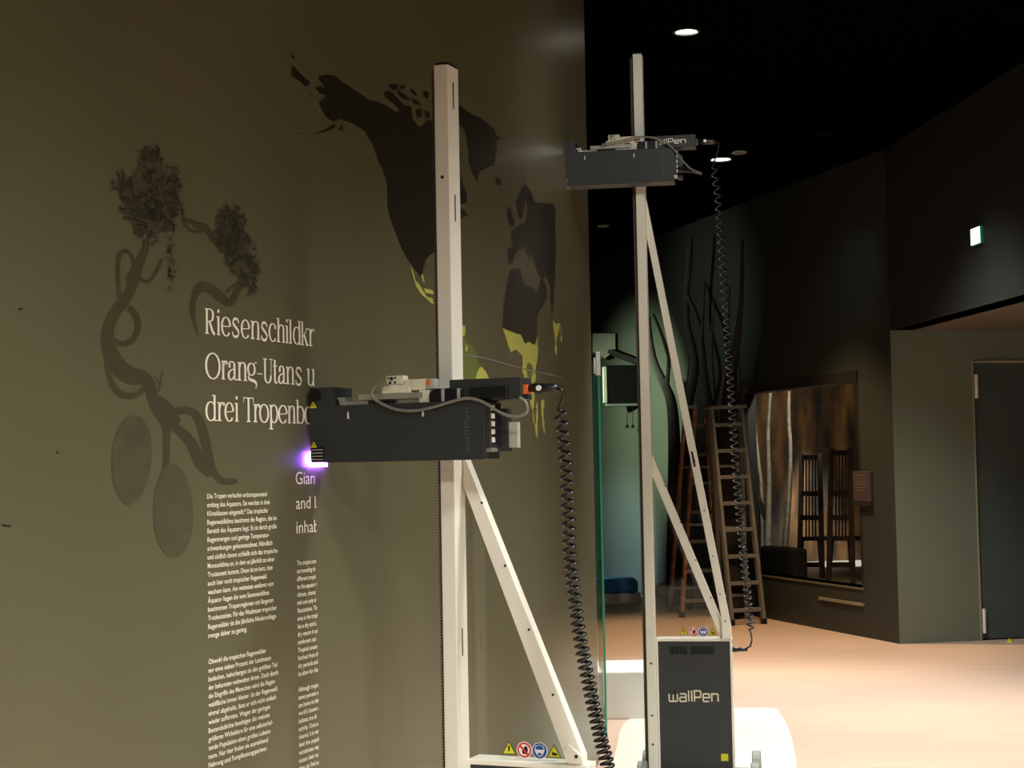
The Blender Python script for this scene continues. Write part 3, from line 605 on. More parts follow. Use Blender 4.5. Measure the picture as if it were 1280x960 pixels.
    s = film('warning_sign', tri_pts(xs_[3], zc - .002, .022), 0, 'black', gd); film('sign_field', tri_pts(xs_[3], zc - .0025, .0185), 1, 'yellow', s); film('sign_mark', [(xs_[3] - .006, zc - .010), (xs_[3] + .009, zc - .010), (xs_[3] + .008, zc - .004), (xs_[3], zc - .003), (xs_[3] - .005, zc + .001)], 2, 'black', s)
    # ---- print carriage
    a = zarm; Y0, Y1 = -.115, -.012
    hs = MB().prism([(-.34, a + .012), (-.34, a + .207), (-.262, a + .207), (-.262, a + .156), (.185, a + .156), (.185, a), (-.298, a), (-.298, a + .012)], Y0, Y1).build('print_head_housing', MT['dark'], root, .002)
    MB().tube([(-.322, Y0 + .001, a + .186), (-.322, Y0 - .006, a + .186)], .0185, 20).build('knob', MT['black'], hs)
    for zc_ in (a + .158, a + .047):
        t_ = MB().prism(tri_pts(-.328, zc_, .0115), Y0 - .001, Y0).build('warning_sticker', MT['yellow'], hs)
        MB().prism([(-.3292, zc_ - .003), (-.3268, zc_ - .003), (-.3262, zc_ + .005), (-.3298, zc_ + .005)], Y0 - .0014, Y0 - .001).build('sign_mark', MT['black'], t_)
    lv = MB().box(-.337, -.296, Y0 - .0012, Y0, a + .003, a + .042).build('louvre_recess', MT['black'], hs)
    for q in range(4): MB().box(-.335, -.299, Y0 - .004, Y0 - .0012, a + .008 + q * .0088, a + .0105 + q * .0088).build('louvre_slat', MT['grey'], lv)
    for x_ in (-.22, .006):
        MB().prism([(x_ - .0022, a + .118), (x_ + .0022, a + .118), (x_ + .0028, a + .125), (x_ + .0014, a + .138), (x_ - .0014, a + .138), (x_ - .0028, a + .125)], Y0 - .0012, Y0).build('keyhole', MT['milky'], hs)
    text_plate('engraved_lettering', 'wallPen', .141, .141 + .12, a + .018, .016, Y0 - .0006, mat('faint_engraving', (72, 74, 74), .4), hs, vertical=True)
    MB().box(-.337, -.299, Y0 + .002, Y1 - .01, a + .001, a + .012).build('head_plate', MT['hose'] if far else MT['black'], root)
    # connector strip and plugs at the rear end
    cs = MB().box(.185, .197, Y0 + .006, Y1 - .02, a + .03, a + .15).build('connector_strip', MT['dark'], root)
    for q in range(5):
        MB().box(.197, .2015, Y0 + .018, Y0 + .032, a + .045 + q * .021, a + .058 + q * .021).build('socket', MT['signwhite'], cs)
        MB().box(.197, .203, Y0 + .038, Y0 + .056, a + .047 + q * .021, a + .058 + q * .021).build('socket', MT['black'], cs)
    MB().box(.185, .2, Y0 + .01, Y0 + .05, a + .02, a + .03).build('catch', MT['alu'], root)
    MB().box(.197, .222, Y1 - .03, Y1 - .004, a + .02, a + .135).build('rear_plate', MT['dark'], root, .002)
    if not far: MB().box(.222, .248, Y1 - .028, Y1 - .008, a + .03, a + .098).build('ribbon_plug', MT['grey'], root, .002)
    # linear stage on top
    MB().prism([(-.268, a + .178), (-.238, a + .178), (-.238, a + .150), (-.256, a + .150), (-.256, a + .168)], -.1, -.06).build('rail_bracket', MT['alu'], root, .001)
    MB().box(-.238, .02, -.095, -.065, a + .156, a + .166).build('rail', MT['alu'], root)
    sb = MB().box(-.195, .0, -.102, -.058, a + .168, a + .184).build('slide_block', MT['alu'], root, .001)
    MB().box(-.165, -.08, -.1025, -.1, a + .158, a + .166).build('slot', MT['black'], sb)
    MB().prism([(-.125, a + .184), (-.125, a + .2), (-.11, a + .207), (-.06, a + .207), (-.042, a + .2), (-.036, a + .184)], -.1, -.06).build('valve_body', MT['milky'], root, .003)
    vh = MB().box(-.113, -.06, -.096, -.064, a + .207, a + .232).build('valve_head', MT['milky'], root, .003)
    for x_, z_, r in ((-.105, .226, .0028), (-.095, .224, .0048), (-.084, .226, .0028), (-.1, .213, .0042), (-.085, .213, .003)): MB().tube([(x_, -.0955, a + z_), (x_, -.0985, a + z_)], r, 10).build('port', MT['black'], vh)
    MB().box(-.058, .006, -.098, -.06, a + .19, a + .22).build('cylinder_block', MT['milky'], root, .002)
    MB().box(.006, .03, -.096, -.06, a + .192, a + .22).build('end_cap', MT['grey'], root, .003)
    MB().box(.008, .02, -.0975, -.096, a + .203, a + .217).build('wire_plug', MT['orange'], root)
    MB().box(-.012, .018, -.1, -.06, a + .156, a + .19).build('mount_block', MT['milky'], root, .001)
    MB().prism([(.02, a + .156), (.02, a + .18), (.035, a + .192), (.08, a + .192), (.12, a + .186), (.12, a + .156)], -.105, -.055).build('cable_clamp', MT['black'], root, .002)
    for x_ in (.062, .108): MB().box(x_ - .004, x_ + .004, -.108, -.1, a + .157, a + .19).build('clip', MT['grey'], root)
    cb = MB().box(.078, .285, -.1, -.025, a + .156, a + .214).build('control_box', MT['dark'], root, .002)
    if far: logo('lettering', .08, .24, a + .176, .016, -.1008, MT['signwhite'], cb)
    MB().box(.2855, .296, -.088, -.055, a + .17, a + .194).build('socket', MT['dark' if far else 'orange'], cb)
    if not far: MB().box(.14, .25, -.112, -.1, a + .16, a + .19).build('plug_row', MT['black'], root, .004)
    gl = MB().tube([(.285, -.07, a + .184), (.31, -.07, a + .186), (.315, -.07, a + .184), (.366, -.07, a + .182), (.377, -.07, a + .18)], [.009, .012, .014, .013, .006], 12).build('cable_gland', MT['black'], root, smooth=True)
    MB().tube([(.328, -.083, a + .184), (.328, -.086, a + .184)], .0075, 12).build('badge', MT['signwhite'], gl)
    return root
def local_pt(root, px, py, v):
    """photo pixel on the printer's plane y=v -> local point"""
    th = -root.rotation_euler.z; t = Vector((math.sin(th), math.cos(th), 0)); n = Vector((math.cos(th), -math.sin(th), 0))
    p = onplane(px, py, Vector((root.location.x, root.location.y, 0)) + t * v, t); q = p - Vector(root.location); return Vector((q.dot(n), v, p.z))
def coil(name, root, centre, R, r, pitch, lead_in, lead_out, m):
    """coiled cord around a centre line; pitch(t) metres per turn"""
    P = smooth_path(centre, 12); L = [0]
    for a, b in zip(P, P[1:]): L.append(L[-1] + (b - a).length)
    tot = L[-1]; out = [Vector(p) for p in lead_in]; d = 0; ph = math.pi * .5
    k = 0; NS = 12
    while d < tot:
        while k < len(L) - 2 and L[k + 1] < d: k += 1
        t = (d - L[k]) / max(1e-6, L[k + 1] - L[k]); c = P[k].lerp(P[k + 1], t); T = (P[k + 1] - P[k]).normalized()
        A = Vector((1, 0, 0)); A = (A - T * A.dot(T)).normalized(); B = T.cross(A)
        e = min(1, d / .02, (tot - d) / .02); e = max(e, .2)
        out.append(c + (A * math.cos(ph) + B * math.sin(ph)) * R * e)
        ph += 2 * math.pi / NS; d += pitch(d / tot) / NS
    out += [Vector(p) for p in lead_out]
    return MB().tube(out, r, 6).build(name, m, root, smooth=True)

NEAR_O, NEAR_T = (-.2013, 4.3867), R_(22.5)
FAR_O, FAR_T = (.5883, 7.3431), R_(9.5)
near = make_printer('wall_printer', NEAR_O, NEAR_T, 2.62, 1.524, False)
tag(near, 'nearer white mast wall printer with charcoal print head glowing violet at the wall', 'printer', 'wall printers')
far = make_printer('wall_printer', FAR_O, FAR_T, 3.41, 2.785, True)
tag(far, 'farther taller wall printer with charcoal cabinet and head raised near the ceiling', 'printer', 'wall printers')
# hoses
hp = [(486, 481), (474, 481), (466, 486), (465, 494), (471, 501), (484, 508), (502, 513), (522, 513), (545, 508), (565, 502), (583, 498), (597, 500), (610, 506), (622, 514), (636, 520), (650, 520), (659, 514), (657, 503), (649, 497)]
MB().tube(smooth_path([local_pt(near, x_, y_, -.122) for x_, y_ in hp], 5), .0042, 8).build('hose', MT['hose'], near, smooth=True)
hp = [(752, 181), (764, 178), (778, 176), (792, 172), (806, 171), (820, 173), (834, 179), (845, 190), (855, 203), (865, 212), (873, 215), (877, 217)]
MB().tube(smooth_path([local_pt(far, x_, y_, -.122) for x_, y_ in hp], 5), .0042, 8).build('hose', MT['hose'], far, smooth=True)
MB().tube([local_pt(far, 843, 214, -.08), local_pt(far, 850, 212, -.08), local_pt(far, 866, 213, -.08), local_pt(far, 877, 217, -.1)], [.008, .012, .011, .007], 10).build('plug', MT['black'], far, smooth=True)
# coiled cords
cn = [(700, 508), (704, 545), (708, 590), (710, 640), (712, 690), (717, 740), (723, 785), (731, 830), (740, 875), (750, 920), (760, 962), (762, 1000), (756, 1040)]
li = [(.37, -.07, 1.705), (.384, -.07, 1.704), (.391, -.068, 1.697), (.388, -.06, 1.686)]
lo = [local_pt(near, x_, y_, .08) for x_, y_ in ((745, 1055), (728, 1060))]
coil('coiled_cable', near, [local_pt(near, x_, y_, -.05) for x_, y_ in cn], 0.0158, .0046, lambda t: .0275 - .0125 * min(1, t * 1.2), li, lo, MT['rubber'])
cf = [(892, 205), (898, 250), (902, 310), (907, 380), (912, 460), (917, 540), (921, 600), (926, 660), (931, 710), (936, 755), (938, 790)]
li = [(.37, -.07, 2.966), (.384, -.07, 2.965), (.389, -.066, 2.955), (.384, -.05, 2.93)]
lo = [local_pt(far, x_, y_, .06) for x_, y_ in ((940, 800), (938, 808), (930, 812), (920, 812))]
coil('coiled_cable', far, [local_pt(far, x_, y_, -.03) for x_, y_ in cf], .0155, .0042, lambda t: .040 - .014 * t, li, lo, MT['rubber'])
MB().tube([local_pt(far, 914, 812, .09), local_pt(far, 918, 812, .08), local_pt(far, 934, 812, .06)], [.012, .012, .007], 10).build('plug', MT['black'], far, smooth=True)
# violet curing lamp of the nearer head
uv = mat('violet_lamp_glass', (160, 120, 255), .3, emit=(.30, .12, 1.0), estr=45)
MB().box(-.3445, -.3395, -.112, -.02, 1.513, 1.556).build('curing_lamp', uv, near)
l = bpy.data.lights.new('curing_light', 'AREA'); l.shape = 'RECTANGLE'; l.size = .08; l.size_y = .022; l.energy = 1.0; l.color = (.20, .035, 1)
o = bpy.data.objects.new('curing_light', l); col.objects.link(o); o.parent = near; o.location = (-.3455, -.07, 1.534); o.rotation_euler = (R_(90), 0, R_(90))

# ================================================================== floor things
# round white mat / podium under the farther printer, white plinth, glass panel
pod = [onz(x_, y_, 0) for x_, y_ in ((772, 930), (778, 908), (800, 892), (840, 887), (905, 886), (966, 886), (975, 893), (984, 908), (991, 930), (996, 962), (998, 1010), (990, 1060), (950, 1100), (870, 1110), (800, 1090), (770, 1040), (762, 980))]
pp = smooth_path([(p.x, p.y, 0) for p in pod] + [(pod[0].x, pod[0].y, 0)], 4)[:-1]
MT['mat'] = mat('cream_white_floor_sheet', (222, 216, 196), .45, 0, .02)
o = MB().prism([(p.x, p.y) for p in pp], 0, .004, 'z').build('floor_sheet', MT['mat']); tag(o, 'cream white rounded floor sheet under the farther printer', 'floor sheet')
p0, p1 = onz(740, 900, 0), onz(862, 897, 0)
ht = CAMH + ray(780, 834).z / ray(780, 834).y * p0.y * 1.02
o = MB().box(p0.x, p1.x, p0.y, p0.y + .55, 0, ht).build('display_plinth', mat('white_plinth_paint', (240, 238, 232), .5, 0, .02), None, .01)
tag(o, 'low white display plinth behind the farther printer', 'plinth')
gb = onz(758, 924, 0); ga = onz(747, 895, 0)
gz = ony(749, 440, gb.y).z
glass = empty('glass_panel', (gb.x, gb.y, 0)); tag(glass, 'clear glass panel with green edges standing at the end of the printed wall', 'glass panel')
dg = Vector((ga.x - gb.x, ga.y - gb.y, 0)); Lg = .5; dg.normalize(); sg = Vector((dg.y, -dg.x, 0))
def gpt(t, s_, z): p = dg * t + sg * s_; return (p.x, p.y, z)
def gbox(t0, t1, s0, s1, z0, z1):
    return MB().add([gpt(t0, s0, z0), gpt(t1, s0, z0), gpt(t1, s1, z0), gpt(t0, s1, z0), gpt(t0, s0, z1), gpt(t1, s0, z1), gpt(t1, s1, z1), gpt(t0, s1, z1)],
                    [(0, 3, 2, 1), (4, 5, 6, 7), (0, 1, 5, 4), (1, 2, 6, 5), (2, 3, 7, 6), (3, 0, 4, 7)])
gbox(.012, Lg, -.006, .006, .01, gz - .02).build('pane', MT['glass'], glass)
gbox(0, .012, -.006, .006, .01, gz - .02).build('pane_edge', MT['glassedge'], glass)
gbox(Lg, Lg + .012, -.006, .006, .01, gz - .02).build('pane_edge', MT['glassedge'], glass)
gbox(-.012, .06, -.016, .012, gz - .13, gz).build('clamp', MT['alu'], glass, .003)
gbox(-.02, .02, -.03, -.014, gz - .12, gz - .03).build('clamp_lever', MT['alu'], glass, .003)
gbox(0, Lg, -.012, .012, 0, .012).build('foot_channel', MT['alu'], glass)

# ================================================================== things by the back wall
def bark(name, rgb): return mat(name, rgb, .9, 0, .4, 14, bump=.6)
MT['bark'] = bark('black_bark', (30, 27, 23))
def px_tube(paths, off, m, parent, names, wscale=1.0):
    """branches given in photo pixels with widths, standing `off` metres in front of the back wall"""
    obs = []
    for nm, path in zip(names, paths):
        pts = []; rr = []
        P = smooth_path([(a_, b_, c_) for a_, b_, c_ in path], 4)
        for p in P:
            w3 = onplane(p.x, p.y, K + nA * off, nA); pts.append(w3 - Vector(parent.location)); rr.append(max(.006, p.z * (w3.y / FPX) / 2 * wscale))
        obs.append(MB().tube(pts, rr, 8).build(nm, m, parent, smooth=True))
    return obs
def tree(label, trunk, branches, off):
    b = onplane(trunk[-1][0], trunk[-1][1], K + nA * off, nA); r = empty('bare_tree', (b.x, b.y, 0)); tag(r, label, 'tree', 'bare trees at the back wall')
    px_tube([trunk], off, MT['bark'], r, ['trunk']); px_tube(branches, off, MT['bark'], r, ['branch'] * len(branches)); return r
def foot(x_, off):    # floor row of the plane `off` before the back wall at column x_
    q = ray(x_, 760); p = onplane(x_, 760, K + nA * off, nA); return 760 + (p.z) * FPX / p.y
tree('black bare forked tree right beside the farther mast', [(811, 395, 4), (813, 425, 7), (818, 452, 9), (828, 475, 11), (838, 498, 13), (842, 530, 15), (843, 580, 16), (842, 660, 17), (842, foot(842, .25), 20)], [[(817, 393, 3), (825, 412, 4), (833, 436, 5), (836, 450, 5), (834, 482, 6)], [(837, 460, 3), (835, 470, 4), (831, 478, 4)]], .25)
tree('tall slightly curved black tree behind the step ladders', [(863, 297, 7), (861, 330, 9), (858, 370, 8), (859, 405, 8), (866, 435, 9), (869, 462, 10), (863, 495, 11), (859, 530, 12), (858, 620, 13), (858, foot(858, .3), 15)], [], .3)
tree('thin forked black tree rising above the paint-splattered ladder', [(852, 351, 4), (861, 373, 6), (872, 400, 7), (877, 430, 8), (880, 462, 9), (885, 495, 10), (892, 525, 11), (896, 600, 12), (898, foot(898, .3), 14)], [[(880, 356, 3), (879, 385, 4), (877, 425, 5)], [(893, 372, 2), (890, 430, 3), (894, 500, 3), (896, 560, 4)]], .3)
tree('thick dark tree trunk behind the aluminium ladder', [(928, 300, 4), (927, 370, 6), (922, 420, 9), (915, 460, 14), (911, 510, 20), (911, 570, 26), (913, 660, 30), (916, foot(916, .25), 34)], [[(932, 480, 8), (924, 505, 10), (916, 540, 14)]], .25)

# ---- step ladders
def ladder(name, label, F, B, nr, m, mr, rear_top=None, Yf=0):
    """F: front rails ((x,y top),(x,y foot)) left and right in photo px at depths; B: rear rails likewise"""
    (lt, lf), (rt, rf) = F
    r = empty(name, ((lf.x + rf.x) / 2, (lf.y + rf.y) / 2, 0)); tag(r, label, 'ladder', 'step ladders'); L = Vector(r.location)
    side = (rf - lf).normalized()
    for a_, b_ in F: MB().beam(b_ - L, a_ - L, .03, .065, side).build('rail', m, r, .004)
    for a_, b_ in F: MB().beam(b_ - L + Vector((0, 0, -.0)), b_ - L + (a_ - b_).normalized() * .05, .036, .072, side).build('foot_cap', MT['black'], r)
    for i in range(nr):
        t = (i + .55) / (nr + .15); p, q = lf.lerp(lt, t), rf.lerp(rt, t); MB().beam(p - L, q - L, .045, .035, Vector((0, 1, 0))).build('rung', mr, r, .003)
    for a_, b_ in B: MB().beam(b_ - L, a_ - L, .028, .055, side).build('rear_rail', m if B is not None else m, r, .003)
    if B:
        for t in (.12, .45, .75): p, q = B[0][1].lerp(B[0][0], t), B[1][1].lerp(B[1][0], t); MB().beam(p - L, q - L, .03, .025, Vector((0, 1, 0))).build('rear_brace', mr, r)
    tb = (lt + rt) / 2 - L
    MB().beam(lt - L + Vector((0, .02, .02)) - side * .03, rt - L + Vector((0, .02, .02)) + side * .03, .16, .03, Vector((0, 1, 0))).build('top_plate', mr, r, .004)
    return r
def lp(x_, y_, Y): return ony(x_, y_, Y)
fl_, fr_ = onz(915, 782, 0), onz(955, 780, 0)
tl, tr_ = lp(889, 512, fl_.y + .25), lp(926, 511, fr_.y + .25)
bl, br_ = Vector((fl_.x - .02, fl_.y + .55, 0)), Vector((fr_.x - .1, fr_.y + .42, 0))
MT['ladder'] = mat('worn_aluminium', (126, 125, 118), .45, .4, .12, 12)
MT['paintwood'] = mat('paint_splattered_wood', (150, 104, 74), .7, 0, .5, 16)
ladder('step_ladder', 'aluminium step ladder with flat rungs standing behind the farther printer', [(tl, fl_), (tr_, fr_)], [(tl + Vector((0, .06, -.05)), bl), (tr_ + Vector((0, .06, -.05)), br_)], 8, MT['ladder'], MT['ladder'])
gl_, gr_ = onz(852, 772, 0), onz(903, 770, 0)
tl, tr_ = lp(869, 511, gl_.y + .35), lp(884, 511, gr_.y + .35)
ladder('step_ladder', 'paint splattered wooden step ladder left of the aluminium one', [(tl, gl_), (tr_, gr_)], [(tl + Vector((-.1, .08, -.1)), Vector((gl_.x - .05, gl_.y + .7, 0))), (tr_ + Vector((.0, .08, -.1)), Vector((gr_.x + .02, gr_.y + .7, 0)))], 7, MT['paintwood'], MT['ladder'])

# ---- suspended screen and bracket, bench with cushion at the far left end
scr = empty('hanging_screen', ony(777, 507, 18.6)); tag(scr, 'black screen hanging from a pale wall bracket behind the glass', 'screen'); SL = Vector(scr.location)
def scr_box(nm, x0, y0, x1, y1, Y, d, m, bev=.01):
    a_, b_ = ony(x0, y1, Y) - SL, ony(x1, y0, Y) - SL
    return MB().box(a_.x, b_.x, a_.y, a_.y + d, a_.z, b_.z).build(nm, m, scr, bev)
scr_box('screen_body', 757, 456, 797, 506, 18.6, .12, mat('screen_gloss_black', (3, 3, 3), .3, spec=.08)); scr_box('side_cover', 754, 458, 758.5, 504, 18.58, .14, mat('screen_side_grey', (74, 74, 66), .5)); scr_box('lower_edge', 757, 504, 797, 508, 18.59, .13, MT['dark'])
br0 = [ony(x_, y_, 19.3) - SL for x_, y_ in ((741, 417), (769, 417), (769, 438), (756, 448), (741, 440))]
MB().prism([(p.x, p.z) for p in br0], br0[0].y - .02, br0[0].y + .3).build('wall_bracket', mat('pale_bracket_paint', (64, 62, 53), .5), scr)
a_, b_ = ony(764, 441, 19.25) - SL, ony(797, 453, 18.55) - SL; MB().beam(a_, b_, .1, .05, Vector((0, 1, 0))).build('arm', MT['black'], scr)
for x_ in (784, 791): MB().tube([ony(x_, 507, 18.6) - SL, ony(x_, 530, 18.6) - SL, ony(x_, 533, 18.6) - SL, ony(x_, 535, 18.6) - SL], [.004, .004, .02, .016], 8).build('hanging_lead', mat('lead_matt_black', (3, 3, 3), .8, spec=.05), scr)
bp0, bp1 = onz(744, 757, 0), onz(803, 757, 0)
bz = ony(775, 742, bp0.y).z; cz_ = ony(775, 725, bp0.y).z
o = MB().box(bp0.x, bp1.x, bp0.y, bp0.y + .5, 0, bz).build('low_bench', mat('pale_bench_paint', (196, 190, 178), .5), None, .01); tag(o, 'low pale bench at the foot of the green lit wall', 'bench')
o = MB().box(bp0.x, bp1.x - .03, bp0.y + .02, bp0.y + .46, bz, cz_).build('seat_cushion', mat('blue_cushion_fabric', (52, 120, 176), .8, 0, .1, 40, bump=.2), None, .04); tag(o, 'blue cushion lying on the low pale bench', 'cushion')

# ---- display behind the window: niche, birch stems, tall chairs, dark block, glazing
niche = MB(); NZ = WIN[2] - .04; DEP = 2.4
MT['niche'] = mat('pale_niche_paint', (120, 116, 108), .5, 0, .06)
def nbox(nm, lab, *q): return tag(wa_box(MB(), *q).build(nm, MT['niche']), lab, kind='structure')
NB = WIN[1] + 1.7
nbox('floor_niche', 'pale floor of the display behind the window', WIN[0] - .3, NB, NZ - .06, NZ, -DEP, -TH)
nbox('ceiling_niche', 'ceiling of the display behind the window', WIN[0] - .3, NB, WIN[3] + .3, WIN[3] + .36, -DEP, -TH)
nbox('wall_niche_right', 'right side wall of the display', WIN[0] - .36, WIN[0] - .3, NZ, WIN[3] + .3, -DEP, -TH)
def mural_mat():
    m = mat('forest_mural', (70, 52, 30), .7); nt = m.node_tree; b = nt.nodes['Principled BSDF']
    tc = nt.nodes.new('ShaderNodeTexCoord'); mp = nt.nodes.new('ShaderNodeMapping'); mp.inputs['Scale'].default_value = (2.2, 2.2, .5)
    no = nt.nodes.new('ShaderNodeTexNoise'); no.inputs['Scale'].default_value = 2.4; no.inputs['Detail'].default_value = 6
    nt.links.new(tc.outputs['Object'], mp.inputs[0]); nt.links.new(mp.outputs[0], no.inputs['Vector'])
    rp = nt.nodes.new('ShaderNodeValToRGB'); cr_ = rp.color_ramp; cr_.elements[0].position = .34; cr_.elements[0].color = (*lin((24, 20, 14)), 1); cr_.elements[1].position = .72; cr_.elements[1].color = (*lin((150, 112, 60)), 1)
    e = cr_.elements.new(.5); e.color = (*lin((86, 60, 30)), 1)
    nt.links.new(no.outputs['Fac'], rp.inputs[0]); nt.links.new(rp.outputs[0], b.inputs['Base Color']); return m
MURAL = mural_mat()
tag(wa_box(MB(), NB, NB + .06, NZ, WIN[3] + .3, -DEP, -TH).build('wall_niche_left', MURAL), 'brown painted forest side wall of the display', kind='structure')
mu = wa_box(MB(), WIN[0] - .3, NB, NZ, WIN[3] + .3, -DEP - .05, -DEP).build('wall_niche_back', MURAL); tag(mu, 'brown painted forest backdrop of the display', kind='structure')
wf = MB(); e_ = .03
win = empty('window_1', WA((WIN[0] + WIN[1]) / 2, WIN[2])); tag(win, 'display window with dark frame and sill', kind='structure'); WL = Vector(win.location)
def sub(mb_): mb_.v = [tuple(Vector(p) - WL) for p in mb_.v]; return mb_
MT['sill'] = mat('dark_sill_paint', (34, 31, 26), .5)
sub(wa_box(wa_box(wa_box(MB(), WIN[0], WIN[0] + e_, WIN[2], WIN[3], -TH, .004), WIN[1] - e_, WIN[1], WIN[2], WIN[3], -TH, .004), WIN[0], WIN[1], WIN[3] - .09, WIN[3], -TH, .004)).build('window_frame', MT['sill'], win)
sub(wa_box(MB(), WIN[0], WIN[1], WIN[2] - .016, WIN[2], -TH, .012)).build('window_sill', mat('pale_sill_edge', (104, 98, 78), .4), win)
sub(wa_box(MB(), WIN[0], WIN[0] + .8, WIN[2] - .155, WIN[2] - .13, 0, .02)).build('lower_rail', mat('pale_rail', (132, 124, 100), .4), win)
sub(wa_box(MB(), WIN[0] + e_, WIN[1] - e_, WIN[2], WIN[3] - .09, -.09, -.084)).build('pane', MT['pane'], win)
# birch stems
MT['birch'] = mat('grey_birch_bark', (176, 168, 146), .7, 0, .3, 18)
def stem(label, path, off):
    b = onplane(path[-1][0], path[-1][1], K + nA * off, nA); r = empty('birch_stem', (b.x, b.y, b.z)); tag(r, label, 'tree stem', 'birch stems in the display')
    px_tube([path], off, MT['birch'], r, ['stem'])
    return r
def nfoot(x_, off):
    p = onplane(x_, 700, K + nA * off, nA); return 700 + (p.z - NZ) * FPX / p.y
s1 = stem('thin leftmost birch stem in the display window', [(943, 505, 3), (944, 540, 4), (948, 580, 5), (951, 615, 6), (951, nfoot(951, -.45), 7)], -.45)
s2 = stem('forked grey birch stem in the middle of the display window', [(963, 486, 4), (960, 540, 5), (961, 600, 6), (960, 650, 8), (958, nfoot(958, -.4), 10)], -.4)
px_tube([[(942, 608, 4), (949, 625, 6), (957, 648, 7)]], -.4, MT['birch'], s2, ['branch'])
s3 = stem('yellowish birch stem nearest the tall chairs in the display', [(986, 484, 4), (986, 525, 5), (988, 560, 5), (987, 600, 6), (985, 640, 7), (978, nfoot(978, -.5), 9)], -.5)
# tall dark chairs
MT['chair'] = mat('dark_brown_chair_wood', (52, 40, 30), .5, 0, .15, 14)
def chair(label, x0, x1, ytop, off):
    w = lambda x_, y_, o_=0: onplane(x_, y_, K + nA * (off - o_), nA)
    base = w((x0 + x1) / 2, 720); base.z = NZ; r = empty('tall_chair', base); tag(r, label, 'chair', 'tall chairs in the display')
    dx = (x1 - x0)
    y_b = nfoot((x0 + x1) / 2, off)
    for xx, xb in ((x0 + .12 * dx, x0), (x1 - .12 * dx, x1)):
        p, q = w(xx, ytop), w(xb, y_b); q.z = NZ; MB().beam(q - base, p - base, .045, .045).build('leg', MT['chair'], r)
        p, q = w(xx, 676, .28), w(xb, y_b, .31); q.z = NZ; p.z = w(xx, 676).z; MB().beam(q - base, p - base, .045, .045).build('leg', MT['chair'], r)
    p, q = w(x0 + .05 * dx, 676), w(x1 - .05 * dx, 676); mid = (p + q) / 2 + (-nA) * .15
    h = (q - p).length / 2; dd = (q - p).normalized()
    mb_ = MB(); c = [mid + dd * (h * i) + (-nA) * (.15 * j) for i, j in ((-1, -1), (1, -1), (1, 1), (-1, 1))]
    mb_.add([x_ - base for x_ in c] + [x_ - base + Vector((0, 0, .04)) for x_ in c], [(0, 3, 2, 1), (4, 5, 6, 7), (0, 1, 5, 4), (1, 2, 6, 5), (2, 3, 7, 6), (3, 0, 4, 7)]).build('seat', MT['chair'], r)
    for yy in (ytop + 6, 617, 647, 706):
        p, q = w(x0 + .1 * dx, yy), w(x1 - .1 * dx, yy); MB().beam(p - base, q - base, .05, .025, Vector((0, 0, 1))).build('cross_bar', MT['chair'], r)
    for t in (.3, .43, .57, .7):
        p, q = w(x0 + t * dx, ytop + 4), w(x0 + t * dx, 676); MB().beam(q - base, p - base, .016, .012).build('slat', MT['chair'], r)
    return r
chair('dark slatted tall chair beside the birch stems in the display', 999, 1028, 566, -.5); chair('dark slatted tall chair at the right edge of the display window', 1036, 1066, 560, -.45)
# dark upholstered block on the sill
p, q = px2WA(992, 717, -.2), px2WA(950, 717, -.2); zt2 = px2WA(970, 684, -.2)[1]
o = wa_box(MB(), p[0], q[0], NZ, zt2, -.36, -.2).build('dark_block', mat('dark_green_upholstery', (40, 42, 34), .8, 0, .1, 30), None, .03); tag(o, 'dark green upholstered block at the lower left of the display window', 'seat block')
# lamps added out of sight to light display floor, mural and birch stems
nl = onz(1032, 704, NZ); nl.z = WIN[3] + .27; spot('niche_fill', nl, nl - Vector((0, 0, 1)), 800, 40, .5, (1, .96, .94), .05)
nl2 = WA(WIN[1] - .3, WIN[3] + .27, -.9); spot('niche_fill', nl2, WA(NB, NZ + 1.2, -1.2), 75, 90, .6, (1, .88, .7), .05)
nl3 = WA(WIN[0] + .9, WIN[3] + .27, -.35); spot('niche_fill', nl3, WA(WIN[1] + .6, NZ + .9, -.45), 120, 60, .8, (1, .95, .85), .05)
def can(nm, loc, label, parent=None, lit=True, r=.07, e=30):
    f = empty(nm, loc); tag(f, label, 'lamp', 'ceiling downlights')
    seg = 24; ring = MB()
    ring.add([(rr * math.cos(2 * math.pi * i / seg), rr * math.sin(2 * math.pi * i / seg), z) for rr, z in ((r * 1.25, 0), (r * 1.25, -.012), (r, -.014), (r, 0)) for i in range(seg)],
             [(k * seg + i, k * seg + (i + 1) % seg, (k + 1) * seg + (i + 1) % seg, (k + 1) * seg + i) for k in range(3) for i in range(seg)])
    ring.build('trim_ring', MT['grey'] if lit is False else MT['black'], f)
    d = MB(); d.add([(r * math.cos(2 * math.pi * i / seg), r * math.sin(2 * math.pi * i / seg), -.004) for i in range(seg)], [tuple(range(seg))])
    d.build('lens', MT['lamp'] if lit else MT['black'], f); return f
MT['lamp'] = mat('lamp_lens', (255, 245, 225), .4, emit=(1, .92, .74), estr=9)
for i, (x_, y_, w_, c_, b_, k_) in enumerate(DOWNLIGHTS):
    lab = ['lit round ceiling downlight above the farther mast', 'lit round ceiling downlight behind the top of the black coiled cable'][i]
    can('ceiling_downlight', (x_, y_, ZC), lab, r=.085 if i == 1 else .068)
for p_, lab in ((onz(924, 190, ZC), 'unlit pale ceiling downlight right of the coiled cable top'), (onz(754, 282, ZC), 'small distant ceiling spot between printed wall and farther mast')):
    can('ceiling_downlight', p_, lab, lit=False, r=.05)
for w_, lab in ((nl, 'small added downlight inside the display, right'), (nl2, 'small added downlight inside the display, left'), (nl3, 'small added downlight just behind the display window')): can('added_niche_lamp', w_ + Vector((0, 0, .028)), lab, r=.04)
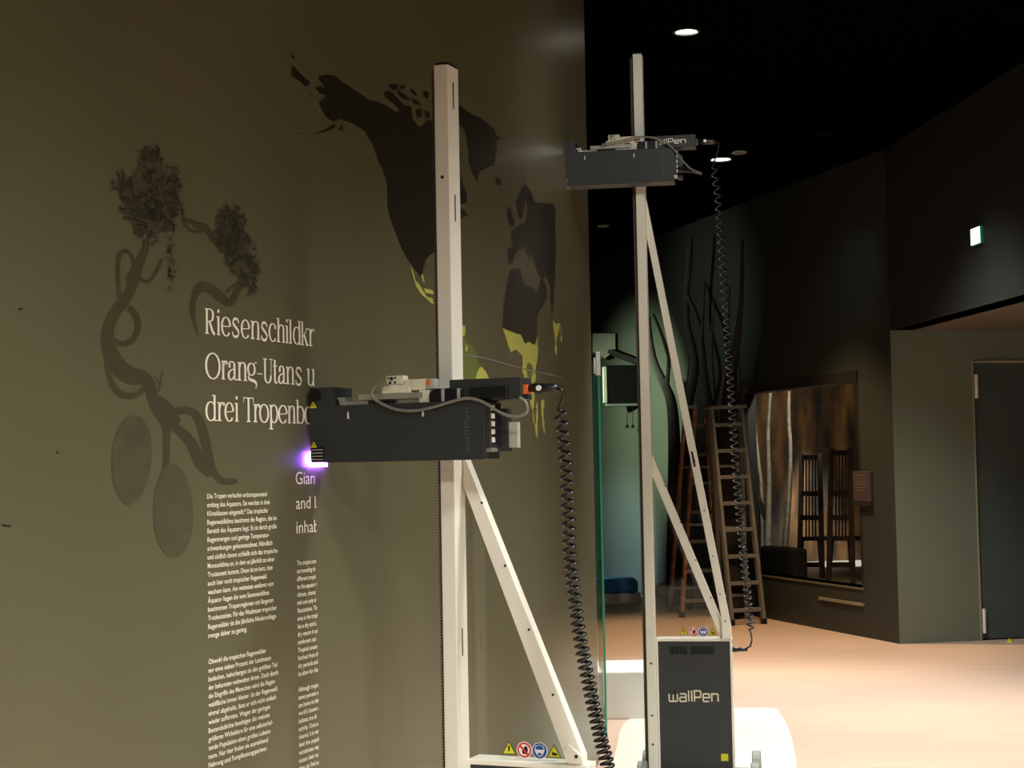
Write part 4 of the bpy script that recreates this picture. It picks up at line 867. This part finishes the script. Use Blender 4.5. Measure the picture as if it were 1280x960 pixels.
# green and blue wall-wash at the far left end of the back wall
gp = Vector((-1.2, 15.8, 2.7))
spot('green_wash', gp, onplane(806, 530, K, nA), 3600, 46, 1, (.80, 1, .68), .1)
spot('blue_wash', gp - Vector((0, 0, 1.9)), onplane(785, 690, K, nA), 3000, 32, 1, (.55, .84, 1), .1)
spot('dim_fill', gp + Vector((0, -1, .6)), onplane(885, 390, K, nA), 190, 44, 1, (.9, 1, .85), .2)  # unseen spot added to lift the wall behind the trees
# wall-washer that throws the pale cone on the upper back wall
cw = onplane(1035, 330, K + nA * .8, nA); cw.z = ZC - .04
spot('wall_wash', cw, onplane(1040, 430, K, nA), 26, 46, 1, WARM, .04); can('ceiling_downlight', (cw.x, cw.y, ZC), 'dark recessed wall washer above the display window', lit=None, r=.04)

# ---- exit sign, information panel
def wall_frame(p, n):      # rotation so that local -y faces n
    return math.atan2(n.x, -n.y)
ex = onplane(1224, 295, K, nB); sg_ = empty('exit_sign', ex, math.atan2(-nB.y, -nB.x) - math.pi / 2); tag(sg_, 'small lit white exit sign with green rim on the upper wall', 'sign')
rzB = wall_frame(ex, nB); sg_.rotation_euler.z = rzB
MB().box(-.085, .085, -.026, 0, -.062, .062).build('sign_box', mat('green_sign_box', (20, 96, 58), .4, emit=(.02, .25, .1), estr=.15), sg_, .005)
MB().box(-.08, .08, -.031, -.026, -.057, .057).build('sign_face', mat('lit_sign_face', (240, 250, 240), .4, emit=(.9, 1, .92), estr=2.2), sg_)
ip = onplane(1080.5, 608, K, nA); pn = empty('information_panel', ip, wall_frame(ip, nA)); tag(pn, 'small pinkish information panel on the dark wall beside the display window', 'panel')
hw = abs(px2WA(1070, 608)[0] - px2WA(1091, 608)[0]) / 2; hh = (onplane(1080, 589, K, nA).z - onplane(1080, 627, K, nA).z) / 2
MB().box(-hw, hw, -.03, 0, -hh, hh).build('panel_board', mat('pinkish_panel', (68, 55, 52), .45, 0, .08), pn, .004)
MB().box(-hw, hw, -.035, 0, -hh - .035, -hh).build('panel_ledge', MT['sill'], pn)
for q in range(6): MB().box(-hw * .75, hw * (.7 - .12 * (q % 3)), -.0315, -.03, hh * .7 - q * hh * .2, hh * .7 - q * hh * .2 + .008).build('text_line', mat('panel_print', (96, 82, 78), .5), pn)
yc = onz(1262, 803, 0); o = MB().add([(.035, 0, .0), (.01, .02, 0), (-.03, .01, 0), (-.02, -.025, 0), (.015, -.03, 0), (.0, 0, .035)], [(0, 1, 5), (1, 2, 5), (2, 3, 5), (3, 4, 5), (4, 0, 5), (4, 3, 2, 1, 0)]).build('paper_scrap', MT['yellow']); o.location = yc; tag(o, 'crumpled yellow paper scrap on the floor by the door', 'scrap')
